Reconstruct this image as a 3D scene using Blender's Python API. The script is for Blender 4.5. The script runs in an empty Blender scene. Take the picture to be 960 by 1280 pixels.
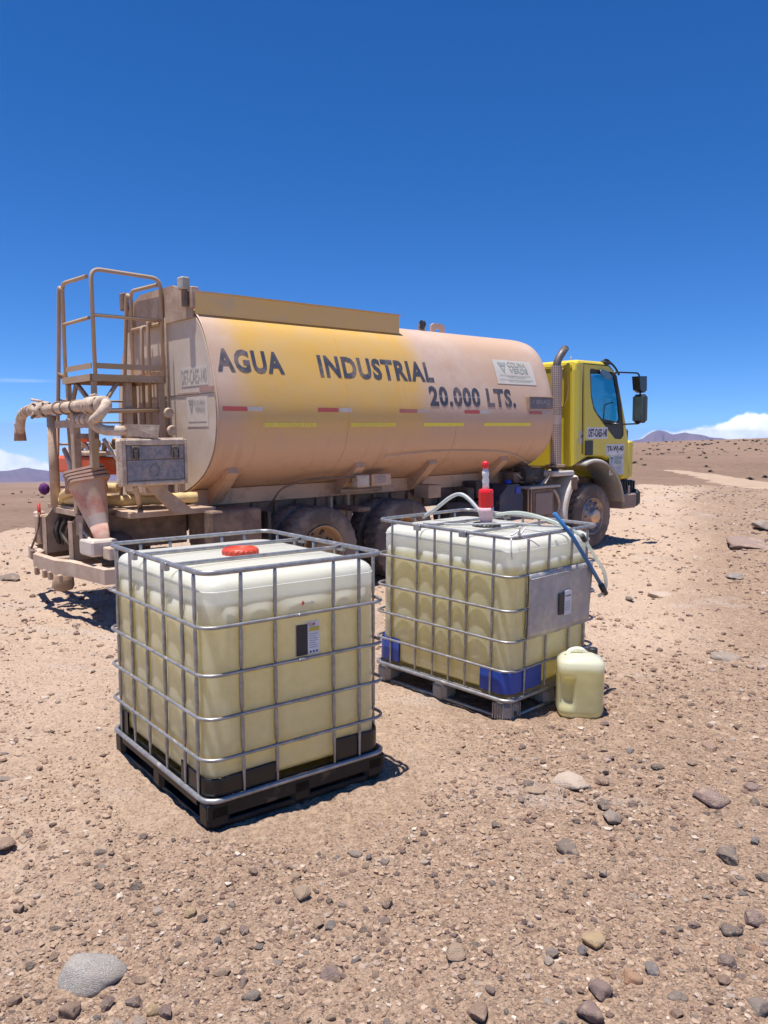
import bpy, bmesh, math, random
import numpy as np
from mathutils import Vector, Matrix
R_ = math.radians
random.seed(7); rng = np.random.default_rng(11)
scene = bpy.context.scene
COL = scene.collection

# ------------------------------------------------------------------ camera
F_PX, PITCH, ROLL, CAM_H = 1011.86, 0.099783, 0.008318, 1.81545
cp, sp = math.cos(PITCH), math.sin(PITCH)
fwd = Vector((0, cp, -sp)); rt = Vector((1, 0, 0)); up = rt.cross(fwd)
cr, sr = math.cos(ROLL), math.sin(ROLL)
cam_r = cr*rt + sr*up; cam_u = -sr*rt + cr*up
cam_o = Vector((0, 0, CAM_H))
cd = bpy.data.cameras.new('camera'); cam = bpy.data.objects.new('camera', cd); COL.objects.link(cam)
cd.sensor_fit = 'VERTICAL'; cd.sensor_height = 36; cd.sensor_width = 27
cd.lens = F_PX/1280*36; cd.clip_start = 0.05; cd.clip_end = 60000
cam.matrix_world = Matrix(((cam_r.x, cam_u.x, -fwd.x, 0), (cam_r.y, cam_u.y, -fwd.y, 0), (cam_r.z, cam_u.z, -fwd.z, CAM_H), (0, 0, 0, 1)))
scene.camera = cam

def pix_dir(px, py):
    return fwd + (px-480)/F_PX*cam_r - (py-640)/F_PX*cam_u
def pix_ground(px, py, z=0.0):
    d = pix_dir(px, py); t = (z-CAM_H)/d.z; return cam_o + t*d

# ------------------------------------------------------------------ light and sky
SUN_TO = Vector((-0.14, -0.085, 1.0)).normalized()      # direction towards the sun
SKY_TILT = R_(4.0)                                        # the scene's ground climbs towards the camera's view
sd = bpy.data.lights.new('sun', 'SUN'); sd.energy = 5.0; sd.angle = R_(0.53); sd.color = (1.0, 0.955, 0.88)
sun = bpy.data.objects.new('sun', sd); COL.objects.link(sun)
sun.rotation_euler = SUN_TO.to_track_quat('Z', 'Y').to_euler()

def build_world():
    w = bpy.data.worlds.new('World'); scene.world = w; w.use_nodes = True
    nt = w.node_tree; nt.nodes.clear(); N = nt.nodes.new; L = nt.links.new
    out = N('ShaderNodeOutputWorld'); bg = N('ShaderNodeBackground'); bg.inputs[1].default_value = 0.1
    tc = N('ShaderNodeTexCoord')
    mp = N('ShaderNodeMapping'); mp.vector_type = 'POINT'; mp.inputs['Rotation'].default_value = (SKY_TILT, 0, 0)
    sky = N('ShaderNodeTexSky'); sky.sky_type = 'NISHITA'; sky.sun_disc = False
    rs = Matrix.Rotation(SKY_TILT, 3, 'X') @ SUN_TO
    sky.sun_elevation = math.asin(rs.z); sky.sun_rotation = math.atan2(rs.x, rs.y)
    sky.altitude = 4200; sky.air_density = 1.0; sky.dust_density = 0.15; sky.ozone_density = 3.0
    L(tc.outputs['Generated'], mp.inputs[0]); L(mp.outputs[0], sky.inputs[0])
    hs = N('ShaderNodeHueSaturation'); hs.inputs['Saturation'].default_value = 1.31; hs.inputs['Value'].default_value = 1.22; hs.inputs['Hue'].default_value = .508
    L(sky.outputs[0], hs.inputs['Color'])
    # clouds low over the horizon: outline height by azimuth plus fractal edge
    sx = N('ShaderNodeSeparateXYZ'); L(tc.outputs['Generated'], sx.inputs[0])
    def M(op, a, b=None, c=None):
        m = N('ShaderNodeMath'); m.operation = op
        for i, q in enumerate((a, b, c)):
            if q is None: continue
            if isinstance(q, (int, float)): m.inputs[i].default_value = q
            else: L(q, m.inputs[i])
        return m.outputs[0]
    az = M('ARCTAN2', sx.outputs[0], sx.outputs[1])
    el = M('ARCSINE', sx.outputs[2])
    u = M('MULTIPLY_ADD', az, 1/(2*math.pi), 0.5)
    fc = N('ShaderNodeFloatCurve'); L(u, fc.inputs['Value'])
    cv = fc.mapping.curves[0]
    pts = [(-180, .8), (-120, 1.2), (-70, -.5), (-40, .2), (-27, -1.2), (-25.2, -1.4), (-24.2, -1.65), (-22.8, -2.1), (-15, -4), (0, -4), (12, -1.5), (16.6, -.65), (17.4, -.35), (18.3, .22), (18.9, .42), (19.7, .12), (20.4, .28), (21.2, .42), (22.3, .62), (23.2, 1.18), (23.9, 1.42), (24.6, 1.22), (25.5, 1.35), (29, 2.0), (38, .6), (60, 1.3), (110, -1), (180, .8)]
    def pv(a, e): return ((a/360+.5), (e+5)/10)
    cv.points[0].location = pv(*pts[0]); cv.points[1].location = pv(*pts[-1])
    for a, e in pts[1:-1]: cv.points.new(*pv(a, e))
    for p in cv.points: p.handle_type = 'AUTO_CLAMPED'
    fc.mapping.update()
    top = M('MULTIPLY_ADD', fc.outputs[0], 10*math.pi/180, -5*math.pi/180)
    n1 = N('ShaderNodeTexNoise'); n1.inputs['Scale'].default_value = 95; n1.inputs['Detail'].default_value = 7; n1.inputs['Roughness'].default_value = .62
    L(tc.outputs['Generated'], n1.inputs['Vector'])
    edge = M('MULTIPLY_ADD', n1.outputs[0], 0.009, -0.0045)
    diff = M('SUBTRACT', M('ADD', top, edge), el)
    mr = N('ShaderNodeMapRange'); mr.interpolation_type = 'SMOOTHSTEP'
    L(diff, mr.inputs[0]); mr.inputs[1].default_value = -0.0012; mr.inputs[2].default_value = 0.0032
    # shading inside the bank by density (brighter tops, greyer body)
    n2 = N('ShaderNodeTexNoise'); n2.inputs['Scale'].default_value = 60; n2.inputs['Detail'].default_value = 5
    L(tc.outputs['Generated'], n2.inputs['Vector'])
    cr_ = N('ShaderNodeValToRGB'); cr_.color_ramp.elements[0].position = .35; cr_.color_ramp.elements[0].color = (7.2, 7.8, 8.6, 1)
    cr_.color_ramp.elements[1].position = .6; cr_.color_ramp.elements[1].color = (9.6, 9.8, 10.0, 1)
    L(n2.outputs[0], cr_.inputs[0])
    # faint streak of high cirrus on the left
    st = N('ShaderNodeMapping'); st.inputs['Scale'].default_value = (3, 3, 160); L(tc.outputs['Generated'], st.inputs[0])
    n3 = N('ShaderNodeTexNoise'); n3.inputs['Scale'].default_value = 1.0; n3.inputs['Detail'].default_value = 4; L(st.outputs[0], n3.inputs['Vector'])
    b1 = N('ShaderNodeMapRange'); b1.interpolation_type = 'SMOOTHSTEP'; L(M('ABSOLUTE', M('SUBTRACT', el, R_(3.0))), b1.inputs[0])
    b1.inputs[1].default_value = R_(.28); b1.inputs[2].default_value = 0; b1.inputs[3].default_value = 0; b1.inputs[4].default_value = 1
    b2 = N('ShaderNodeMapRange'); b2.interpolation_type = 'SMOOTHSTEP'; L(az, b2.inputs[0]); b2.inputs[1].default_value = R_(-21); b2.inputs[2].default_value = R_(-24)
    b3 = N('ShaderNodeMapRange'); L(n3.outputs[0], b3.inputs[0]); b3.inputs[1].default_value = .4; b3.inputs[2].default_value = .75; b3.inputs[4].default_value = .3
    wisp = M('MULTIPLY', M('MULTIPLY', b1.outputs[0], b2.outputs[0]), b3.outputs[0])
    mask = M('MAXIMUM', M('MULTIPLY', mr.outputs[0], .96), wisp)
    mx = N('ShaderNodeMix'); mx.data_type = 'RGBA'; L(mask, mx.inputs[0]); L(hs.outputs[0], mx.inputs[6]); L(cr_.outputs[0], mx.inputs[7])
    L(mx.outputs[2], bg.inputs[0]); L(bg.outputs[0], out.inputs[0])
build_world()
scene.view_settings.view_transform = 'Standard'; scene.view_settings.look = 'None'
scene.view_settings.exposure = 0.5; scene.view_settings.gamma = 1.0
scene.view_settings.use_curve_mapping = False
scene.cycles.max_bounces = 12; scene.cycles.transparent_max_bounces = 16
scene.cycles.diffuse_bounces = 8; scene.cycles.transmission_bounces = 8; scene.cycles.caustics_refractive = False; scene.cycles.caustics_reflective = False

# ------------------------------------------------------------------ materials
MATS = {}
def lin(h):
    h = h.lstrip('#'); c = [int(h[i:i+2], 16)/255 for i in (0, 2, 4)]
    return tuple(x/12.92 if x <= .04045 else ((x+.055)/1.055)**2.4 for x in c)
def mat(name, col, rough=.6, metal=0.0, col2=None, scale=6.0, amt=.5, bump=0.0, bscale=60., dust=0.0, dustcol=(.42, .29, .2), dscale=3.0, spec=.5, coat=0.0, up_dust=0.0):
    if name in MATS: return MATS[name]
    m = bpy.data.materials.new(name); m.use_nodes = True; MATS[name] = m
    nt = m.node_tree; N = nt.nodes.new; L = nt.links.new
    b = nt.nodes['Principled BSDF']; b.inputs['Roughness'].default_value = rough; b.inputs['Metallic'].default_value = metal
    b.inputs['Specular IOR Level'].default_value = spec; b.inputs['Coat Weight'].default_value = coat
    tc = N('ShaderNodeTexCoord')
    src = None
    def noise(s, d=5, r=.6):
        n = N('ShaderNodeTexNoise'); n.inputs['Scale'].default_value = s; n.inputs['Detail'].default_value = d; n.inputs['Roughness'].default_value = r
        L(tc.outputs['Object'], n.inputs['Vector']); return n.outputs[0]
    def ramp(v, a, c):
        r = N('ShaderNodeMapRange'); r.interpolation_type = 'SMOOTHSTEP'; L(v, r.inputs[0]); r.inputs[1].default_value = a; r.inputs[2].default_value = c; return r.outputs[0]
    def mix(f, a, c):
        x = N('ShaderNodeMix'); x.data_type = 'RGBA'
        if isinstance(f, float): x.inputs[0].default_value = f
        else: L(f, x.inputs[0])
        for i, q in ((6, a), (7, c)):
            if isinstance(q, tuple): x.inputs[i].default_value = (*q, 1)
            else: L(q, x.inputs[i])
        return x.outputs[2]
    if col2 is None: col2 = tuple(c*.72 for c in col)
    cur = mix(ramp(noise(scale), .5-amt*.5, .5+amt*.5), col, col2)
    if dust > 0 or up_dust > 0:
        mm = N('ShaderNodeMath'); mm.operation = 'MULTIPLY'; L(ramp(noise(dscale, 7, .65), .62-dust*.5, .72-dust*.3), mm.inputs[0]); mm.inputs[1].default_value = min(1, .35+dust)
        f = mm.outputs[0]
        if up_dust > 0:
            g = N('ShaderNodeNewGeometry'); s = N('ShaderNodeSeparateXYZ'); L(g.outputs['Normal'], s.inputs[0])
            a = N('ShaderNodeMath'); a.operation = 'MULTIPLY'; L(ramp(s.outputs[2], .2, .9), a.inputs[0]); a.inputs[1].default_value = up_dust
            x = N('ShaderNodeMath'); x.operation = 'MAXIMUM'; L(a.outputs[0], x.inputs[0]); L(f, x.inputs[1]); f = x.outputs[0]
        cur = mix(f, cur, dustcol)
        rr = N('ShaderNodeMapRange'); L(f, rr.inputs[0]); rr.inputs[3].default_value = rough; rr.inputs[4].default_value = .92
        L(rr.outputs[0], b.inputs['Roughness'])
        if metal > 0:
            rm = N('ShaderNodeMapRange'); L(f, rm.inputs[0]); rm.inputs[3].default_value = metal; rm.inputs[4].default_value = 0
            L(rm.outputs[0], b.inputs['Metallic'])
    L(cur, b.inputs['Base Color'])
    if bump > 0:
        bp = N('ShaderNodeBump'); bp.inputs['Strength'].default_value = bump; bp.inputs['Distance'].default_value = .01
        L(noise(bscale, 4), bp.inputs['Height']); L(bp.outputs[0], b.inputs['Normal'])
    return m

DUST = (.47, .325, .23)
dusty = mat('dusty_paint', (.40, .285, .205), .8, col2=(.34, .225, .155), scale=4, amt=.6, bump=.35, bscale=40, dust=.4, dustcol=(.52, .38, .28), spec=.25)
dusty_dark = mat('dusty_frame', (.23, .155, .115), .85, col2=(.12, .085, .07), scale=7, amt=.5, bump=.5, bscale=30, dust=.3, dustcol=(.30, .2, .145), spec=.2, up_dust=.5)
pipe_m = mat('dust_caked_pipe', (.62, .50, .40), .85, col2=(.40, .28, .20), scale=11, amt=.5, bump=.6, bscale=35, spec=.2)
rail_m = mat('rail_paint', (.45, .30, .16), .7, col2=(.38, .27, .2), scale=3, amt=.5, bump=.2, dust=.35, dustcol=(.47, .34, .25), spec=.3)
black_m = mat('oily_black', (.025, .022, .022), .6, col2=(.06, .048, .042), scale=8, dust=.22, dustcol=(.16, .11, .085), bump=.3, up_dust=.5)
rubber = mat('tyre_rubber', (.125, .10, .092), .9, col2=(.09, .07, .065), scale=6, bump=.4, bscale=70, dust=.42, dustcol=(.26, .20, .165), spec=.2)
rim_tan = mat('rim_tan', (.42, .26, .13), .75, col2=(.28, .17, .10), scale=6, dust=.35, dustcol=(.4, .28, .2), bump=.3)
rim_metal = mat('rim_metal', (.42, .36, .33), .45, .7, col2=(.35, .22, .15), scale=9, dust=.35, dustcol=(.3, .21, .17), bump=.2)
copper = mat('copper_hub', (.62, .36, .2), .4, .8, col2=(.5, .42, .36), scale=14)
yellow = mat('cab_yellow', (.68, .54, .035), .38, col2=(.64, .49, .045), scale=3, amt=.6, dust=.12, dustcol=(.55, .38, .16), dscale=1.6, spec=.5, coat=.15, bump=.03)
yellow_dusty = mat('cab_yellow_dusty', (.56, .38, .06), .6, col2=(.48, .31, .1), scale=2.5, dust=.4, dustcol=(.52, .36, .17), dscale=2)
tape_y = mat('tape_yellow', (.78, .68, .05), .45, col2=(.7, .6, .1), scale=30)
fender_m = mat('fender_grey', (.45, .44, .42), .6, col2=(.34, .31, .29), scale=5, dust=.35, dustcol=(.45, .34, .27), bump=.15)
blackpl = mat('black_plastic', (.015, .015, .017), .45, col2=(.03, .028, .028), scale=6, dust=.1, dustcol=(.1, .075, .06))
mirror_m = mat('mirror_black', (.012, .013, .016), .25, col2=(.02, .02, .024), spec=.6)
steel = mat('galvanised_steel', (.40, .39, .39), .40, .6, col2=(.25, .24, .245), scale=26, amt=.5, bump=.08, bscale=200, dust=.12, dustcol=(.45, .36, .29), dscale=14)
steel_flat = mat('galvanised_plate', (.50, .48, .47), .5, .65, col2=(.36, .34, .34), scale=22, amt=.6, bump=.25, bscale=120, dust=.3, dustcol=(.45, .38, .34), dscale=9)
pal_black = mat('pallet_black', (.009, .009, .011), .38, col2=(.016, .016, .018), scale=8, bump=.12, bscale=90, dust=.05, dustcol=(.2, .14, .1), dscale=5, spec=.25)
pal_grey = mat('pallet_grey', (.33, .32, .32), .6, .3, col2=(.22, .21, .21), scale=9, dust=.3, dustcol=(.42, .32, .25), dscale=6, bump=.2)
guard_black = mat('corner_guard_black', (.010, .009, .009), .3, col2=(.018, .015, .014), dust=.04, dustcol=(.15, .1, .08))
guard_blue = mat('corner_guard_blue', (.012, .045, .30), .35, col2=(.02, .065, .36), scale=10, dust=.08, dustcol=(.2, .2, .3))
red_pl = mat('cap_red', (.62, .055, .02), .4, col2=(.55, .07, .035), scale=20, dust=.15, dustcol=(.65, .3, .2), bump=.05)
red_br = mat('pump_red', (.75, .012, .015), .35, col2=(.65, .01, .012))
white_pl = mat('white_plastic', (.75, .72, .72), .4, col2=(.66, .62, .60), scale=20)
pink_pl = mat('pump_pink', (.75, .5, .5), .4, col2=(.7, .42, .44))
blue_pl = mat('hose_blue', (.03, .17, .42), .4, col2=(.03, .13, .34), scale=12)
print_dark = mat('print_dark', (.03, .025, .03), .5)
print_white = mat('print_white', (.75, .73, .76), .5)
print_red = mat('print_red', (.6, .1, .06), .5)
print_ylw = mat('print_yellow', (.6, .5, .08), .5)
orange_m = mat('engine_orange', (.75, .10, .02), .5, col2=(.6, .1, .03), scale=8, dust=.2, dustcol=(.5, .25, .15))
hose_m = mat('hose_yellow', (.66, .48, .2), .6, col2=(.55, .38, .18), scale=8, dust=.3, dustcol=(.5, .38, .25), bump=.2)
cone_m = mat('cone_faded', (.46, .175, .135), .75, col2=(.40, .22, .175), scale=7, dust=.5, dustcol=(.5, .36, .28), dscale=5, bump=.2)
cone_band = mat('cone_band', (.42, .34, .30), .6, col2=(.45, .36, .31), scale=9, dust=.3, dustcol=(.5, .36, .28))
purple = mat('purple_cloth', (.11, .012, .13), .8, col2=(.06, .01, .09), scale=20, bump=.6, bscale=30)
logo_w = mat('logo_board', (.60, .56, .51), .6, col2=(.54, .48, .42), scale=7, dust=.25, dustcol=(.55, .45, .37))
logo_g = mat('logo_grey_green', (.29, .33, .30), .6, col2=(.42, .42, .38), scale=20)
logo_b = mat('logo_teal', (.05, .18, .22), .6, col2=(.12, .25, .28), scale=20)
ghost_w = mat('faded_sticker', (.62, .54, .455), .7, col2=(.57, .48, .39), scale=12)
ghost_t = mat('faded_print', (.30, .27, .25), .7, col2=(.38, .32, .27), scale=25)
plate_m = mat('name_plate', (.13, .12, .14), .5, col2=(.17, .15, .16), dust=.2, dustcol=(.35, .26, .21))
tape_r = mat('tape_red', (.55, .055, .045), .4, col2=(.45, .1, .08), scale=9, dust=.33, dustcol=(.42, .2, .17), dscale=1.1)
tape_w = mat('tape_white', (.55, .50, .47), .4, col2=(.5, .4, .34), scale=9, dust=.3, dustcol=(.46, .33, .26), dscale=1.1)
box_steel = mat('box_lid', (.28, .25, .27), .42, .35, col2=(.18, .165, .185), scale=26, amt=.35, bump=.6, bscale=60, dust=.25, dustcol=(.42, .33, .28), dscale=6)
letter_m = mat('letter_paint', (.035, .045, .075), .65, col2=(.075, .07, .085), scale=5, amt=.5, dust=.28, dustcol=(.26, .19, .17), dscale=2.2)
tarp_blue = mat('dark_blue_tank', (.012, .02, .06), .5, col2=(.03, .03, .06), dust=.25, dustcol=(.15, .11, .1))

def tank_material():
    m = bpy.data.materials.new('tank_paint'); m.use_nodes = True; nt = m.node_tree; N = nt.nodes.new; L = nt.links.new
    b = nt.nodes['Principled BSDF']; b.inputs['Roughness'].default_value = .48; b.inputs['Specular IOR Level'].default_value = .5
    tc = N('ShaderNodeTexCoord'); s = N('ShaderNodeSeparateXYZ'); L(tc.outputs['Object'], s.inputs[0])
    def noise(sc, d=6, r=.6, st=(1, 1, 1)):
        mp = N('ShaderNodeMapping'); mp.inputs['Scale'].default_value = st; L(tc.outputs['Object'], mp.inputs[0])
        n = N('ShaderNodeTexNoise'); n.inputs['Scale'].default_value = sc; n.inputs['Detail'].default_value = d; n.inputs['Roughness'].default_value = r
        L(mp.outputs[0], n.inputs[0]); return n.outputs[0]
    def M(op, a, c):
        x = N('ShaderNodeMath'); x.operation = op
        for i, q in enumerate((a, c)):
            if isinstance(q, (int, float)): x.inputs[i].default_value = q
            else: L(q, x.inputs[i])
        return x.outputs[0]
    def sm(v, a, c):
        r = N('ShaderNodeMapRange'); r.interpolation_type = 'SMOOTHSTEP'; L(v, r.inputs[0]); r.inputs[1].default_value = a; r.inputs[2].default_value = c; return r.outputs[0]
    def mix(f, a, c):
        x = N('ShaderNodeMix'); x.data_type = 'RGBA'; L(f, x.inputs[0])
        for i, q in ((6, a), (7, c)):
            if isinstance(q, tuple): x.inputs[i].default_value = (*q, 1)
            else: L(q, x.inputs[i])
        return x.outputs[2]
    n1 = noise(1.0); n2 = noise(3.5, 7, .7)
    # clean yellow shows in the middle-rear of the barrel, dust settled everywhere else
    X = M('ADD', s.outputs[0], M('MULTIPLY', M('SUBTRACT', n1, .5), .5)); Z = M('ADD', s.outputs[2], M('MULTIPLY', M('SUBTRACT', n2, .5), .55))
    clean = M('MULTIPLY', M('MULTIPLY', sm(X, -6.95, -6.45), sm(X, -3.75, -4.1)), sm(Z, 1.72, 2.2))
    dust_and_bounce = mix(sm(n2, .3, .7), (.55, .375, .28), (.60, .44, .345))
    dust_and_bounce = mix(sm(noise(.8), .4, .65), dust_and_bounce, (.56, .37, .25))
    dust_and_bounce = mix(sm(s.outputs[2], 2.45, 1.9), dust_and_bounce, (.56, .345, .22))  # warm bounce from the ground painted into the tone of the lower barrel
    yel = mix(sm(n2, .35, .7), (.66, .385, .085), (.62, .39, .14))
    col = mix(M('MULTIPLY', clean, .97), dust_and_bounce, yel)
    # long vertical run marks below the waist
    runs = M('MULTIPLY', sm(noise(9, 3, .5, (1, .05, .12)), .56, .75), sm(s.outputs[2], 2.0, 1.6))
    col = mix(M('MULTIPLY', runs, .35), col, (.36, .2, .12))
    drip = M('MULTIPLY', sm(noise(14, 4, .6, (1, .04, .05)), .60, .72), sm(s.outputs[2], 3.3, 2.7))
    col = mix(M('MULTIPLY', drip, .28), col, (.60, .45, .33))
    scuff = sm(noise(26, 7, .8, (.35, 1, 1)), .66, .74); col = mix(M('MULTIPLY', scuff, .4), col, (.32, .19, .11))
    splash = M('MULTIPLY', sm(noise(6, 8, .8), .50, .66), sm(s.outputs[2], 1.75, 1.35)); col = mix(M('MULTIPLY', splash, .6), col, (.30, .18, .12))
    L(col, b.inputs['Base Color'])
    dn = N('ShaderNodeBump'); dn.inputs['Strength'].default_value = .25; dn.inputs['Distance'].default_value = .03; L(noise(1.6, 2, .4), dn.inputs['Height'])
    bp = N('ShaderNodeBump'); bp.inputs['Strength'].default_value = .12; bp.inputs['Distance'].default_value = .01; L(noise(25), bp.inputs['Height']); L(dn.outputs[0], bp.inputs['Normal']); L(bp.outputs[0], b.inputs['Normal'])
    return m
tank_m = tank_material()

def schlick(nt, k):
    N = nt.nodes.new; L = nt.links.new; lw = N('ShaderNodeLayerWeight'); lw.inputs[0].default_value = .5
    p = N('ShaderNodeMath'); p.operation = 'POWER'; L(lw.outputs['Facing'], p.inputs[0]); p.inputs[1].default_value = 5
    a = N('ShaderNodeMath'); a.operation = 'MULTIPLY_ADD'; L(p.outputs[0], a.inputs[0]); a.inputs[1].default_value = k; a.inputs[2].default_value = .04*k
    return a.outputs[0]
def glass_material(name, col, rough=.03, t=.8):
    m = bpy.data.materials.new(name); m.use_nodes = True; nt = m.node_tree; N = nt.nodes.new; L = nt.links.new
    nt.nodes.clear(); out = N('ShaderNodeOutputMaterial'); tr = N('ShaderNodeBsdfTransparent'); tr.inputs[0].default_value = (*col, 1)
    g = N('ShaderNodeBsdfGlossy'); g.inputs['Roughness'].default_value = rough
    mx = N('ShaderNodeMixShader')
    L(schlick(nt, .85), mx.inputs[0]); L(tr.outputs[0], mx.inputs[1]); L(g.outputs[0], mx.inputs[2]); L(mx.outputs[0], out.inputs[0]); return m
glass = glass_material('cab_glass', (.47, .74, .78))

def poly_material(name, col, clear=.3, rough=.35, level=None, fade=.04):
    """milky polyethylene: part of the light passes straight, part scatters through, part reflects"""
    m = bpy.data.materials.new(name); m.use_nodes = True; nt = m.node_tree; N = nt.nodes.new; L = nt.links.new
    nt.nodes.clear(); out = N('ShaderNodeOutputMaterial')
    tl = N('ShaderNodeBsdfTranslucent'); tl.inputs[0].default_value = (*col, 1)
    df = N('ShaderNodeBsdfDiffuse'); df.inputs[0].default_value = (*col, 1)
    tr = N('ShaderNodeBsdfTransparent'); tr.inputs[0].default_value = (.97, .98, .95, 1)
    gl = N('ShaderNodeBsdfGlossy'); gl.inputs['Roughness'].default_value = rough
    tc = N('ShaderNodeTexCoord'); n = N('ShaderNodeTexNoise'); n.inputs['Scale'].default_value = 9; n.inputs['Detail'].default_value = 5; L(tc.outputs['Object'], n.inputs[0])
    mr = N('ShaderNodeMapRange'); L(n.outputs[0], mr.inputs[0]); mr.inputs[1].default_value = .3; mr.inputs[2].default_value = .7; mr.inputs[3].default_value = clear*.8; mr.inputs[4].default_value = clear*1.15
    a = N('ShaderNodeMixShader'); a.inputs[0].default_value = .5; L(df.outputs[0], a.inputs[1]); L(tl.outputs[0], a.inputs[2])
    fac = mr.outputs[0]
    if level is not None:      # plastic wetted by the liquid behind it is clearer than the dry part above
        sz0 = N('ShaderNodeSeparateXYZ'); L(tc.outputs['Object'], sz0.inputs[0]); n9 = N('ShaderNodeTexNoise'); n9.inputs['Scale'].default_value = 3.0; L(tc.outputs['Object'], n9.inputs[0])
        sz = N('ShaderNodeMath'); sz.operation = 'MULTIPLY_ADD'; L(n9.outputs[0], sz.inputs[0]); sz.inputs[1].default_value = .10; a9 = N('ShaderNodeMath'); a9.operation = 'ADD'; L(sz0.outputs[2], a9.inputs[0]); a9.inputs[1].default_value = -.05; L(a9.outputs[0], sz.inputs[2]); lv = N('ShaderNodeMapRange'); lv.interpolation_type = 'SMOOTHSTEP'; L(sz.outputs[0], lv.inputs[0])
        lv.inputs[1].default_value = level-fade; lv.inputs[2].default_value = level+.006; lv.inputs[3].default_value = 1; lv.inputs[4].default_value = .22
        mu = N('ShaderNodeMath'); mu.operation = 'MULTIPLY'; L(fac, mu.inputs[0]); L(lv.outputs[0], mu.inputs[1]); fac = mu.outputs[0]
    c = N('ShaderNodeMixShader'); L(fac, c.inputs[0]); L(a.outputs[0], c.inputs[1]); L(tr.outputs[0], c.inputs[2])
    e = N('ShaderNodeMixShader'); L(schlick(nt, .7), e.inputs[0]); L(c.outputs[0], e.inputs[1]); L(gl.outputs[0], e.inputs[2])
    L(e.outputs[0], out.inputs[0]); return m
poly_shell = poly_material('milky_plastic', (.93, .94, .92), .46, level=1.035, fade=.16)
poly_shell2 = poly_material('milky_plastic_dry_top', (.93, .94, .92), .46, level=1.0)
poly_can = poly_material('milky_plastic_can', (.94, .94, .80), .50, level=.33)
def liquid_material(name, col, col2):
    m = bpy.data.materials.new(name); m.use_nodes = True; nt = m.node_tree; N = nt.nodes.new; L = nt.links.new
    nt.nodes.clear(); out = N('ShaderNodeOutputMaterial'); tc = N('ShaderNodeTexCoord')
    n = N('ShaderNodeTexNoise'); n.inputs['Scale'].default_value = 2.5; n.inputs['Detail'].default_value = 3; L(tc.outputs['Object'], n.inputs[0])
    mx = N('ShaderNodeMix'); mx.data_type = 'RGBA'; L(n.outputs[0], mx.inputs[0]); mx.inputs[6].default_value = (*col, 1); mx.inputs[7].default_value = (*col2, 1)
    tl = N('ShaderNodeBsdfTranslucent'); df = N('ShaderNodeBsdfDiffuse'); L(mx.outputs[2], tl.inputs[0]); L(mx.outputs[2], df.inputs[0])
    a = N('ShaderNodeMixShader'); a.inputs[0].default_value = .6; L(df.outputs[0], a.inputs[1]); L(tl.outputs[0], a.inputs[2]); L(a.outputs[0], out.inputs[0]); return m
liquid_m = liquid_material('yellow_liquid', (.93, .835, .25), (.91, .76, .20))
liquid_m2 = liquid_material('pale_yellow_liquid', (.93, .845, .26), (.91, .775, .21))
clear_hose = poly_material('clear_hose', (.72, .77, .70), .35)

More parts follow.
